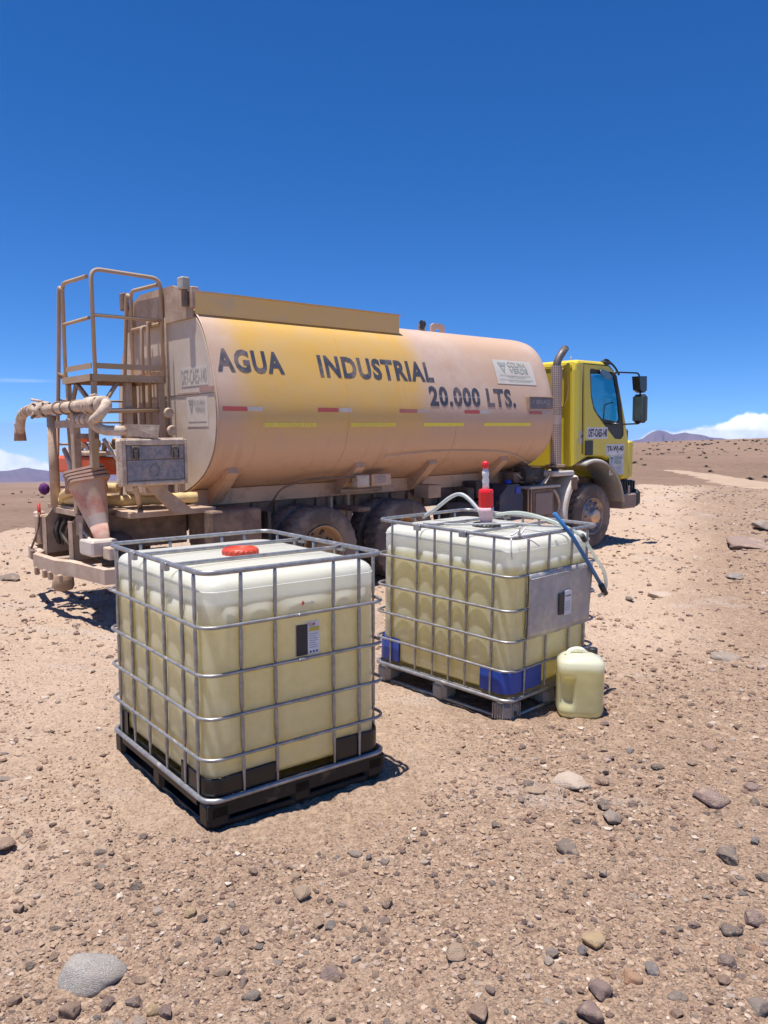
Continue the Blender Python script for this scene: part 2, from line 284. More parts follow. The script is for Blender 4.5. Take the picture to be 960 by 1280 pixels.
# ------------------------------------------------------------------ mesh helpers
class MB:
    def __init__(s): s.v = []; s.f = []; s.sm = []
    def add(s, vs, fs, smooth=False):
        o = len(s.v); s.v += [tuple(p) for p in vs]; s.f += [tuple(i+o for i in f) for f in fs]; s.sm += [smooth]*len(fs); return s
    def box(s, a, b, bev=0.0, M=None):
        x0, y0, z0 = (min(a[i], b[i]) for i in range(3)); x1, y1, z1 = (max(a[i], b[i]) for i in range(3))
        c = bev
        if c <= 0:
            vs = [(x, y, z) for z in (z0, z1) for x, y in ((x0, y0), (x1, y0), (x1, y1), (x0, y1))]
            fs = [(3, 2, 1, 0), (4, 5, 6, 7), (0, 1, 5, 4), (1, 2, 6, 5), (2, 3, 7, 6), (3, 0, 4, 7)]
        else:
            c = min(c, (x1-x0)*.45, (y1-y0)*.45, (z1-z0)*.45)
            def ringv(z, i):
                return [(x0+c+i, y0+i, z), (x1-c-i, y0+i, z), (x1-i, y0+c+i, z), (x1-i, y1-c-i, z), (x1-c-i, y1-i, z), (x0+c+i, y1-i, z), (x0+i, y1-c-i, z), (x0+i, y0+c+i, z)]
            vs = ringv(z0, c*.6)+ringv(z0+c, 0)+ringv(z1-c, 0)+ringv(z1, c*.6)
            fs = [tuple(range(7, -1, -1)), tuple(range(24, 32))]
            for k in range(3):
                for i in range(8):
                    j = (i+1) % 8; fs.append((k*8+i, k*8+j, k*8+8+j, k*8+8+i))
        if M is not None: vs = [tuple(M @ Vector(p)) for p in vs]
        return s.add(vs, fs)
    def tube(s, pts, r, n=8, closed=False, cap=True, flat=1.0, upv=None):
        P = [Vector(p) for p in pts]; m = len(P); rs = r if isinstance(r, (list, tuple)) else [r]*m
        vs = []; prev = None
        for i, p in enumerate(P):
            if closed: t = (P[(i+1) % m]-P[i-1]).normalized()
            else: t = (P[min(i+1, m-1)]-P[max(i-1, 0)]).normalized()
            if prev is None:
                a = Vector(upv) if upv else (Vector((0, 0, 1)) if abs(t.z) < .9 else Vector((1, 0, 0)))
            else: a = prev
            nrm = (a - t*a.dot(t)).normalized(); bn = t.cross(nrm); prev = nrm
            for k in range(n):
                q = 2*math.pi*(k+.5)/n; vs.append(tuple(p + nrm*math.cos(q)*rs[i] + bn*math.sin(q)*rs[i]*flat))
        fs = []
        for i in range(m if closed else m-1):
            for k in range(n):
                a0 = i*n+k; a1 = i*n+(k+1) % n; b0 = ((i+1) % m)*n+k; b1 = ((i+1) % m)*n+(k+1) % n
                fs.append((a0, a1, b1, b0))
        o = len(fs)
        if cap and not closed: fs += [tuple(range(n-1, -1, -1)), tuple(range((m-1)*n, m*n))]
        s.add(vs, fs, True)
        if cap and not closed: s.sm[-1] = False; s.sm[-2] = False
        return s
    def lathe(s, prof, axis='Z', n=32, c=(0, 0, 0), smooth=True, cap=True):
        vs = []
        for r, h in prof:
            for k in range(n):
                a = 2*math.pi*k/n; x, y = r*math.cos(a), r*math.sin(a)
                if axis == 'Z': vs.append((c[0]+x, c[1]+y, c[2]+h))
                elif axis == 'Y': vs.append((c[0]+x, c[1]+h, c[2]+y))
                else: vs.append((c[0]+h, c[1]+x, c[2]+y))
        fs = []
        for i in range(len(prof)-1):
            for k in range(n):
                j = (k+1) % n; fs.append((i*n+k, i*n+j, (i+1)*n+j, (i+1)*n+k))
        s.add(vs, fs, smooth)
        if cap:
            o = len(s.v)-len(vs)
            s.f += [tuple(o+k for k in range(n-1, -1, -1)), tuple(o+(len(prof)-1)*n+k for k in range(n))]; s.sm += [False, False]
        return s
    def prism(s, poly, f0, f1):
        """poly: 2-D points; f0/f1 map a 2-D point to 3-D on the two faces"""
        n = len(poly); vs = [f0(p) for p in poly]+[f1(p) for p in poly]
        fs = [tuple(range(n-1, -1, -1)), tuple(range(n, 2*n))]+[(i, (i+1) % n, n+(i+1) % n, n+i) for i in range(n)]
        return s.add(vs, fs)
    def build(s, name, m, parent=None, label=None, fixn=True):
        me = bpy.data.meshes.new(name); me.from_pydata(s.v, [], s.f); me.update()
        me.polygons.foreach_set('use_smooth', s.sm)
        if fixn:
            bm = bmesh.new(); bm.from_mesh(me); bmesh.ops.recalc_face_normals(bm, faces=bm.faces); bm.to_mesh(me); bm.free()
        me.materials.append(m)
        o = bpy.data.objects.new(name, me); COL.objects.link(o)
        if parent is not None: o.parent = parent
        if label: o['label'] = label
        return o
def empty(name, label, cat, group=None, M=None, loc=None, rz=0):
    o = bpy.data.objects.new(name, None); COL.objects.link(o); o.empty_display_size = .2
    o['label'] = label; o['category'] = cat
    if group: o['group'] = group
    if M is not None: o.matrix_world = M
    if loc is not None: o.location = loc; o.rotation_euler = (0, 0, rz)
    return o
def tag(o, label, cat, group=None, M=None):
    o['label'] = label; o['category'] = cat
    if group: o['group'] = group
    if M is not None: o.matrix_world = M
    return o
def smooth_path(pts, n=6):
    P = [Vector(p) for p in pts]; P = [P[0]*2-P[1]]+P+[P[-1]*2-P[-2]]; out = []
    for i in range(1, len(P)-2):
        for k in range(n):
            t = k/n; a, b, c, d = P[i-1], P[i], P[i+1], P[i+2]
            out.append(.5*((2*b)+(c-a)*t+(2*a-5*b+4*c-d)*t*t+(3*b-a-3*c+d)*t**3))
    out.append(P[-2]); return out
def bend(pts, r=.08, n=5):
    """polyline with rounded corners"""
    P = [Vector(p) for p in pts]; out = [P[0]]
    for i in range(1, len(P)-1):
        a = (P[i-1]-P[i]); b = (P[i+1]-P[i]); q = min(r, a.length*.48, b.length*.48); a.normalize(); b.normalize()
        s, e = P[i]+a*q, P[i]+b*q
        for k in range(n+1):
            t = k/n; out.append((1-t)**2*s+2*t*(1-t)*P[i]+t*t*e)
    out.append(P[-1]); return out
def text_mesh(txt, size=1.0, bold=.0, spacing=1.0):
    c = bpy.data.curves.new('t', 'FONT'); c.body = txt; c.size = size; c.offset = bold; c.space_character = spacing; c.resolution_u = 3
    o = bpy.data.objects.new('t', c); COL.objects.link(o)
    bpy.context.view_layer.update()
    me = bpy.data.meshes.new_from_object(o.evaluated_get(bpy.context.evaluated_depsgraph_get()))
    bpy.data.objects.remove(o); bpy.data.curves.remove(c); return me
def place_text(name, txt, fn, w, h, m, parent, bold=.02, slices=0, spacing=1.0):
    """flat text fitted into a w x h box and mapped through fn(u, v) -> 3-D (u right, v up)"""
    me = text_mesh(txt, 1.0, bold, spacing); me.name = name
    bm = bmesh.new(); bm.from_mesh(me)
    xs = [v.co.x for v in bm.verts]; ys = [v.co.y for v in bm.verts]
    x0, x1, y0, y1 = min(xs), max(xs), min(ys), max(ys)
    for v in bm.verts: v.co = ((v.co.x-x0)/(x1-x0)*w, (v.co.y-y0)/(y1-y0)*h, 0)
    for k in range(1, slices):
        bmesh.ops.bisect_plane(bm, geom=bm.verts[:]+bm.edges[:]+bm.faces[:], plane_co=(0, h*k/slices, 0), plane_no=(0, 1, 0))
    for v in bm.verts: v.co = fn(v.co.x, v.co.y)
    bm.to_mesh(me); bm.free(); me.materials.clear(); me.materials.append(m)
    o = bpy.data.objects.new(name, me); COL.objects.link(o); o.parent = parent; return o

# ------------------------------------------------------------------ ground
def vnoise(x, y, seed=0):
    xi = np.floor(x).astype(np.int64); yi = np.floor(y).astype(np.int64); fx = x-xi; fy = y-yi
    def h(a, b):
        n = (a*374761393 + b*668265263 + seed*974711) & 0xffffffff
        n = ((n ^ (n >> 13))*1274126177) & 0xffffffff
        return ((n ^ (n >> 16)) & 0xffff)/65535.0
    u = fx*fx*(3-2*fx); w = fy*fy*(3-2*fy)
    return (h(xi, yi)*(1-u)+h(xi+1, yi)*u)*(1-w)+(h(xi, yi+1)*(1-u)+h(xi+1, yi+1)*u)*w - .5
def fbm(x, y, o=4, seed=0):
    s = 0; a = 1
    for i in range(o): s = s + a*vnoise(x*2**i+17.3*i, y*2**i-9.1*i, seed+i); a *= .5
    return s
def sstep(a, b, x):
    t = np.clip((x-a)/(b-a), 0, 1); return t*t*(3-2*t)
ANCH = np.array([(0, 0, 0), (-2, 2, 0), (2, 2, 0), (-.8, 4.4, 0), (-.3, 3.7, 0), (-1.5, 4.2, 0), (0, 4.1, 0), (.8, 5.3, -.024), (.2, 5.9, -.018), (1.3, 5.9, -.02), (1.4, 5.1, -.02), (-3, 5, 0), (3, 5, -.02),
                 (2.66, 14.2, -.095), (3.5, 13.4, -.08), (1.9, 15.1, -.11), (-.7, 9.65, -.15), (-1.5, 10.5, -.166), (-2.3, 11.4, -.18), (.3, 10.5, -.14), (-3.5, 8.7, -.205), (-2.7, 7.8, -.19), (-4.4, 9.7, -.21), (-6, 7, -.12), (5, 9, -.05), (8, 14, -.05), (-8, 12, -.2), (8, 24, .0), (-8, 17, -.2), (0, 24, -.1)])
def gheight(x, y, micro=True):
    x = np.asarray(x, float); y = np.asarray(y, float)
    num = np.zeros_like(x); den = np.zeros_like(x)
    for ax, ay, az in ANCH:
        w = 1/((x-ax)**2+(y-ay)**2+.15)**1.6; num += w*az; den += w
    z = num/den
    d = np.hypot(x, y); az = np.degrees(np.arctan2(x, y))
    k = np.where(y > 0, sstep(-9, 8, az)*(1-sstep(60, 90, az)), 0)
    # left and everywhere else: crest at 17 m, then a long plain falling away
    crest = 16.5
    zl = np.where(d < crest, 0, np.where(d < 40, -(d-crest)*.140, -(40-crest)*.140-(d-40)*.0605))
    # right: crest at 28 m, shallow dip, then a stony rise, then falling again
    top = np.interp(az, [0, 14, 16.9, 20, 25.3, 32, 50], [-3, -2.1, -1.72, -.8, .55, .7, -1])
    zr = np.interp(d, [0, 27, 62, 200, 330, 12000], [0, 0, -1.55, -1.05, 0, -.0585*11700]) + top*sstep(75, 300, d) - np.where(d > 330, 0, 0)
    zz = zl*(1-k)+zr*k
    z = z*(1-sstep(18, 45, d)) + zz
    z = z + fbm(x*.05, y*.05, 4, 3)*.5*sstep(25, 90, d) + fbm(x*.008, y*.008, 3, 5)*3.0*sstep(250, 900, d)
    # rough verge mounds along the crest
    z = z + (fbm(x*.35, y*.35, 4, 31)+.25)*.22*sstep(13, 17, d)*(1-sstep(30, 36, d))*(np.abs(az) > 9)
    if micro:
        near = 1-sstep(18, 40, d)
        nearbox = 1-.0*d
        z = z + fbm(x*.7, y*.7, 3, 8)*.035*near*(.25+.75*sstep(4.5, 9, d))*(1-.75*np.exp(-((x+1.2)**2+(y-11.3)**2)/14))
        z = z + (fbm(x*1.9, y*1.9, 4, 13)*.024*(1+2.2*sstep(7, 15, d))*(1-.9*sstep(0,1,np.exp(-((x+.2)**2+(y-4.3)**2)/1.2))) + fbm(x*5, y*5, 3, 12)*.018 + fbm(x*19, y*19, 3, 21)*.022)*near
        ls = .936*x-.352*y+.99+fbm(x*.25, y*.25, 2, 91)*.8
        for q in (-1.0, .95): z = z - .035*np.exp(-((ls-q)/.17)**2)*near*sstep(6, 8, y) + .018*np.exp(-((ls-q-.32)/.12)**2)*near*sstep(6, 8, y)
        # wheel ruts running along the truck's direction, left foreground
        t = (x*-.66+y*.75); z = z + np.sin(t*5.2+fbm(x*.6, y*.6, 2, 44)*4)*.016*sstep(-.5, -2.5, x)*sstep(4.2, 6, y)*near
    return z
def gh1(x, y, micro=True): return float(gheight(np.array([x]), np.array([y]), micro)[0])

def ground_material():
    m = bpy.data.materials.new('desert_ground'); m.use_nodes = True; nt = m.node_tree; N = nt.nodes.new; L = nt.links.new
    b = nt.nodes['Principled BSDF']; b.inputs['Roughness'].default_value = .95; b.inputs['Specular IOR Level'].default_value = .15
    g = N('ShaderNodeNewGeometry'); s = N('ShaderNodeSeparateXYZ'); L(g.outputs['Position'], s.inputs[0])
    def noise(sc, d=6, r=.6, st=(1, 1, 1)):
        mp = N('ShaderNodeMapping'); mp.inputs['Scale'].default_value = st; L(g.outputs['Position'], mp.inputs[0])
        n = N('ShaderNodeTexNoise'); n.inputs['Scale'].default_value = sc; n.inputs['Detail'].default_value = d; n.inputs['Roughness'].default_value = r
        L(mp.outputs[0], n.inputs[0]); return n.outputs[0]
    def vor(sc):
        n = N('ShaderNodeTexVoronoi'); n.inputs['Scale'].default_value = sc; L(g.outputs['Position'], n.inputs[0]); return n
    def M(op, a, c=0):
        x = N('ShaderNodeMath'); x.operation = op
        for i, q in enumerate((a, c)):
            if isinstance(q, (int, float)): x.inputs[i].default_value = q
            else: L(q, x.inputs[i])
        return x.outputs[0]
    def sm(v, a, c):
        r = N('ShaderNodeMapRange'); r.interpolation_type = 'SMOOTHSTEP'; L(v, r.inputs[0]); r.inputs[1].default_value = a; r.inputs[2].default_value = c; return r.outputs[0]
    def mix(f, a, c, bt='MIX'):
        x = N('ShaderNodeMix'); x.data_type = 'RGBA'; x.blend_type = bt
        if isinstance(f, (int, float)): x.inputs[0].default_value = f
        else: L(f, x.inputs[0])
        for i, q in ((6, a), (7, c)):
            if isinstance(q, tuple): x.inputs[i].default_value = (*q, 1)
            else: L(q, x.inputs[i])
        return x.outputs[2]
    vl = N('ShaderNodeVectorMath'); vl.operation = 'LENGTH'; L(g.outputs['Position'], vl.inputs[0]); dist = vl.outputs['Value']
    n_big = noise(.35, 5); n_mid = noise(2.2, 6); n_fine = noise(16, 7, .7); n_grit = noise(75, 5, .7)
    sand = mix(sm(n_mid, .35, .65), (.43, .295, .205), (.36, .235, .16))
    sand = mix(sm(n_fine, .45, .7), sand, (.465, .345, .25))
    grit = mix(sm(n_grit, .35, .7), (.165, .108, .076), (.42, .292, .205))
    dry = mix(M('MULTIPLY', sm(n_fine, .38, .72), .75), grit, sand)
    # packed pale sand on the left and in the lanes, gritty soil right and foreground
    lane = M('ADD', M('MULTIPLY', s.outputs[0], -.22), M('ADD', M('MULTIPLY', s.outputs[1], .10), M('MULTIPLY', M('SUBTRACT', n_big, .5), 2.4)))
    pk = M('MULTIPLY', sm(lane, .15, 1.1), .85)
    # wheel-worn lane from beyond the cab to the containers
    ld = M('ABSOLUTE', M('ADD', M('ADD', M('MULTIPLY', s.outputs[0], .936), M('MULTIPLY', s.outputs[1], -.352)), M('ADD', .99, M('MULTIPLY', M('SUBTRACT', n_big, .5), 2.2))))
    lane2 = M('MULTIPLY', sm(ld, 1.9, .5), sm(s.outputs[1], 5.0, 7.5))
    pk = M('MAXIMUM', pk, lane2)
    near = mix(M('MULTIPLY', pk, .85), dry, mix(.6, sand, (.54, .41, .315)))
    grey = sm(noise(.9, 4, .5, (1, 1.6, 1)), .58, .68)
    near = mix(M('MULTIPLY', grey, .35), near, (.42, .36, .32))
    # pebble speckle (fine, below the size of the real pebbles)
    v1 = vor(46); near = mix(M('MULTIPLY', sm(v1.outputs['Distance'], .38, .15), M('MULTIPLY', sm(n_mid, .42, .6), .6)), near, mix(sm(v1.outputs['Color'], .3, .7), (.20, .14, .115), (.46, .36, .29)))
    v2 = vor(120); near = mix(M('MULTIPLY', sm(v2.outputs['Distance'], .4, .1), .35), near, mix(sm(v2.outputs['Color'], .4, .6), (.17, .11, .085), (.52, .42, .34)))
    # far plain: dark gravel desert
    far = mix(sm(noise(.02, 6, .7), .35, .65), (.205, .13, .09), (.265, .175, .122))
    far = mix(M('MULTIPLY', sm(noise(.9, 6, .75), .52, .7), .5), far, (.33, .235, .17))
    far = mix(M('MULTIPLY', sm(noise(1.7, 5, .8), .55, .66), .65), far, (.10, .068, .052))
    vf = vor(.8); far = mix(M('MULTIPLY', sm(vf.outputs['Distance'], .26, .12), sm(noise(.05, 4), .42, .6)), far, (.075, .052, .042))
    azr = M('ARCTAN2', s.outputs[0], s.outputs[1])
    edge = M('ADD', 20.0, M('ADD', M('MULTIPLY', sm(azr, -.1, .25), 12.5), M('MULTIPLY', M('SUBTRACT', n_big, .5), 6)))
    fdiff = M('SUBTRACT', dist, edge)
    base = mix(sm(fdiff, -1.5, 2.0), near, far)
    L(base, b.inputs['Base Color'])
    hgt = M('ADD', M('MULTIPLY', n_grit, .35), M('ADD', M('MULTIPLY', n_fine, 1.0), M('MULTIPLY', sm(v1.outputs['Distance'], .5, .0), .55)))
    bp = N('ShaderNodeBump'); bp.inputs['Strength'].default_value = .9; bp.inputs['Distance'].default_value = .022; L(hgt, bp.inputs['Height'])
    n6 = noise(.55, 8, .75); bp2 = N('ShaderNodeBump'); bp2.inputs['Distance'].default_value = .6; L(n6, bp2.inputs['Height'])
    L(M('MULTIPLY', sm(dist, 20, 60), .5), bp2.inputs['Strength']); L(bp.outputs[0], bp2.inputs['Normal'])
    L(bp2.outputs[0], b.inputs['Normal']); return m
ground_m = ground_material()

def mesh_np(name, V, Fq, m, smooth=True, k=4):
    me = bpy.data.meshes.new(name); me.vertices.add(len(V)); me.vertices.foreach_set('co', V.astype(np.float32).ravel())
    nf = len(Fq); me.loops.add(nf*k); me.loops.foreach_set('vertex_index', Fq.astype(np.int32).ravel())
    me.polygons.add(nf); me.polygons.foreach_set('loop_start', np.arange(0, nf*k, k, dtype=np.int32)); me.polygons.foreach_set('loop_total', np.full(nf, k, dtype=np.int32))
    me.polygons.foreach_set('use_smooth', np.full(nf, smooth)); me.update(calc_edges=True)
    me.materials.append(m); o = bpy.data.objects.new(name, me); COL.objects.link(o); return o
def build_ground():
    r = [0.0, 1.0]; 
    while r[-1] < 2: r.append(r[-1]*1.08)
    while r[-1] < 30: r.append(r[-1]*1.0062)
    while r[-1] < 8600: r.append(r[-1]*1.03)
    az = list(np.arange(-42, 42.01, .22)); az += list(np.arange(46, 318-.1, 4.0)); az = np.radians(np.array(az)); n = len(az); r = np.array(r[1:])
    RR, AA = np.meshgrid(r, az, indexing='ij'); x = RR*np.sin(AA); y = RR*np.cos(AA); z = gheight(x, y)
    V = np.stack([x, y, z], -1).reshape(-1, 3); V = np.vstack([V, [[0, 0, 0]]]); m = len(r)
    i, j = np.meshgrid(np.arange(m-1), np.arange(n), indexing='ij'); j2 = (j+1) % n
    F = np.stack([i*n+j, (i+1)*n+j, (i+1)*n+j2, i*n+j2], -1).reshape(-1, 4)[:, ::-1]
    ctr = len(V)-1; j = np.arange(0, n); 
    C = np.stack([np.full(n, ctr), j, (j+1) % n, (j+1) % n], -1)
    me_o = mesh_np('ground', V, F, ground_m)
    bm = bmesh.new(); bm.from_mesh(me_o.data); bm.verts.ensure_lookup_table()
    bm.faces.new([bm.verts[q] for q in range(n)][::-1]) ; bm.to_mesh(me_o.data); bm.free()
    me_o['kind'] = 'structure'; return me_o
build_ground()

def dirt_track():
    pts = [(832, 588.5), (850, 589.5), (875, 593), (905, 599), (935, 604), (962, 608), (1010, 614), (1080, 622)]
    ws = [.9, 1.2, 1.7, 2.0, 2.2, 2.3, 2.2, 2.1]
    W = []
    for (px, py), w in zip(pts, ws):
        d = pix_dir(px, py); t = 25.0
        while t < 150 and (cam_o+d*t).z > gh1((cam_o+d*t).x, (cam_o+d*t).y, False): t += .5
        q = cam_o+d*t; W.append((q.x, q.y, w))
    P = smooth_path([(a, b, 0) for a, b, _ in W], 8); n = len(P); V = []
    for i, p in enumerate(P):
        t = (P[min(i+1, n-1)]-P[max(i-1, 0)]).normalized(); nn = Vector((-t.y, t.x, 0)); w = np.interp(i/8, range(len(ws)), ws)*(1+.22*math.sin(i*1.7)+.15*math.sin(i*3.9+1))
        for k in range(5):
            q = p+nn*w*(k/2-1); V.append((q.x, q.y, gh1(q.x, q.y)+.06*(1 if k in (1, 2, 3) else -.6)))
    F = [(i*5+k, (i+1)*5+k, (i+1)*5+k+1, i*5+k+1) for i in range(n-1) for k in range(4)]
    o = MB().add(V, F, True).build('dirt_track', mat('track_sand', (.42, .305, .22), .95, col2=(.33, .235, .17), scale=.9, amt=.6, bump=.4, bscale=5, spec=.1))
    o['kind'] = 'structure'
dirt_track()

def mountains():
    mm = mat('mountain_rock', (.17, .11, .115), .95, col2=(.11, .07, .075), scale=.004, amt=.5, bump=1, bscale=.01, spec=.1)
    def ridge(name, D, prof, seed, amp, depth=1500):
        azs = np.radians(np.linspace(prof[0][0], prof[-1][0], 260)); el = np.interp(np.degrees(azs), [p[0] for p in prof], [p[1] for p in prof])
        jag = fbm(np.degrees(azs)*1.6, azs*0+seed, 5, seed)*amp
        rows = []
        for k in range(9):
            f = k/8; dd = D - depth*(1-f)
            ztop = CAM_H + D*np.tan(np.radians(el+jag)); zb = gheight(dd*np.sin(azs), dd*np.cos(azs), False)-15
            ero = fbm(np.degrees(azs)*7, azs*0+k*.7+seed, 5, seed+9)*.6*math.sin(math.pi*f)
            z = zb+(ztop-zb)*np.clip(f**1.25+ero, 0, 1.02); rows.append(np.stack([dd*np.sin(azs), dd*np.cos(azs), z], -1))
        dd = D+800; rows.append(np.stack([dd*np.sin(azs), dd*np.cos(azs), ztop*0-650], -1))
        V = np.concatenate(rows); n = len(azs); m = len(rows); i, j = np.meshgrid(np.arange(m-1), np.arange(n-1), indexing='ij')
        F = np.stack([i*n+j, i*n+j+1, (i+1)*n+j+1, (i+1)*n+j], -1).reshape(-1, 4)
        o = mesh_np(name, V, F, mm, True); o['kind'] = 'structure'
    ridge('mountain_range', 7500, [(-60, -2.0), (-45, -2.5), (-32, -3.0), (-27, -2.75), (-25.4, -2.78), (-24.6, -2.7), (-23.9, -2.58), (-23.2, -2.72), (-22.4, -2.85), (-18, -3.0), (-10, -3.2), (-2, -3.4)], 4, .09)
    ridge('mountain', 6800, [(10, -2.6), (15, -1.3), (16.9, -.55), (17.6, -.38), (18.1, .02), (18.6, .22), (19.1, .12), (19.5, -.06), (20.3, .06), (21.1, -.06), (22.2, -.28), (24, -.5), (27, -.9), (34, -1.6), (44, -2.5)], 14, .06)
mountains()

# ------------------------------------------------------------------ intermediate bulk containers
def frameM(O, Mx):
    M = Matrix.Identity(4)
    for i in range(3):
        M[i][3] = O[i]
        for j in range(3): M[i][j] = Mx[i][j]
    return M
IBC1 = frameM((-.78003, 3.49183, 0), ((.789896, -.613241, -.009065), (.613241, .789896, -.000971), (.007756, -.004792, 1)))
IBC2 = frameM((.790484, 4.967929, -.024654), ((.709862, -.704341, .005168), (.704341, .709862, -.01938), (.009982, .017397, 1)))
SX, LY = 1.004, 1.199
def rrect(x0, y0, x1, y1, r, n=6):
    out = []
    for cx, cy, a0 in ((x0+r, y0+r, 180), (x1-r, y0+r, 270), (x1-r, y1-r, 0), (x0+r, y1-r, 90)):
        for i in range(n+1):
            a = R_(a0+90*i/n); out.append((cx+r*math.cos(a), cy+r*math.sin(a)))
    return out
def bottle_loop(z, inset, bars_s, bars_l, bulge, r, seed):
    """one closed outline of the plastic body at height z"""
    x0 = y0 = inset; x1 = SX-inset; y1 = LY-inset; pts = []
    def side(a, b, nrm, L0, bars):
        n = 40
        for k in range(n):
            t = k/n; s = L0*t  # distance from the corner
            e = 0
            for i in range(len(bars)-1):
                if bars[i] < s < bars[i+1]:
                    u = (s-bars[i])/(bars[i+1]-bars[i]); e = max(0, math.sin(math.pi*u))**.45; w = bars[i+1]-bars[i]; e *= min(1, w/.15)
                    break
            p = Vector(a).lerp(Vector(b), t)+Vector(nrm)*e*bulge; pts.append((p.x, p.y, s, L0))
    side((x0, y0), (x1, y0), (0, -1), SX, bars_s)
    side((x1, y0), (x1, y1), (1, 0), LY, bars_l)
    side((x1, y1), (x0, y1), (0, 1), SX, [SX-b for b in bars_s][::-1])
    side((x0, y1), (x0, y0), (-1, 0), LY, [LY-b for b in bars_l][::-1])
    # round the four corners by pulling points on to a superellipse-like corner
    out = []
    for x, y, s, L0 in pts:
        cx = min(max(x, x0+r), x1-r); cy = min(max(y, y0+r), y1-r); dx, dy = x-cx, y-cy; d = math.hypot(dx, dy)
        if abs(dx) > 1e-6 and abs(dy) > 1e-6 and d > r: x = cx+dx*r/d; y = cy+dy*r/d
        out.append((x, y))
    return out
def body_mesh(bars_s, bars_l, z0, z1, top_z, inset, bmax, closed_top=True, sh=.09):
    loops = []; n = 160
    zs = [z0, z0+.012, z0+.04]+[z0+.08+(z1-z0-.12)*k/30 for k in range(31)]+[z1]
    vs = []
    for i, z in enumerate(zs):
        ins = inset + (.045 if i == 0 else .015 if i == 1 else 0)
        f = min(1, max(0, (1.02-z)/.10)); f = math.sqrt(max(0, 1-(1-f)**2)); f *= min(1, max(0, (z-z0)/.08))
        f *= min(1, max(0, (z-.27)/.10)); lo = bottle_loop(z, ins, bars_s, bars_l, bmax*f, .085, 0); vs += [(x, y, z) for x, y in lo]
    if closed_top:
        for k in range(1, 7):
            a = math.pi/2*k/6; z = z1+sh*.85*math.sin(a); ins = inset+sh*(1-math.cos(a))
            lo = bottle_loop(z, ins, bars_s, bars_l, 0, .085+.0, 0); vs += [(x, y, z) for x, y in lo]
        for q in (.5, .18, .02):
            zz = z1+sh*.85+.012*(1-q)
            vs += [(SX/2+(x-SX/2)*q, LY/2+(y-LY/2)*q, zz) for x, y in lo]
    else:
        lo = bottle_loop(zs[-1], inset, bars_s, bars_l, 0, .085, 0); vs += [(SX/2+(x-SX/2)*.02, LY/2+(y-LY/2)*.02, zs[-1]) for x, y in lo]
    m = len(vs)//n
    fs = [(i*n+k, i*n+(k+1) % n, (i+1)*n+(k+1) % n, (i+1)*n+k) for i in range(m-1) for k in range(n)]
    fs += [tuple(range(n-1, -1, -1)), tuple(range((m-1)*n, m*n))]
    return MB().add(vs, fs, True)
def screw_cap(r, h, c, n=40):
    prof_out = []; mb = MB(); vs = []
    hs = [0, .01, h-.012, h-.004, h]; rs = [r, r, r, r*.96, r*.9]
    for hh, rr in zip(hs, rs):
        for k in range(n*2):
            a = math.pi*k/n; q = rr*(1+(.03 if (k//2) % 2 else 0)*(1 if hh < h-.006 else 0)); vs.append((c[0]+q*math.cos(a), c[1]+q*math.sin(a), c[2]+hh))
    # recessed face
    for rr, hh in ((r*.84, h-.008), (r*.3, h-.008)):
        for k in range(n*2): a = math.pi*k/n; vs.append((c[0]+rr*math.cos(a), c[1]+rr*math.sin(a), c[2]+hh))
    N2 = n*2; m = len(vs)//N2
    fs = [(i*N2+k, i*N2+(k+1) % N2, (i+1)*N2+(k+1) % N2, (i+1)*N2+k) for i in range(m-1) for k in range(N2)]+[tuple(range((m-1)*N2, m*N2))]
    mb.add(vs, fs); return mb

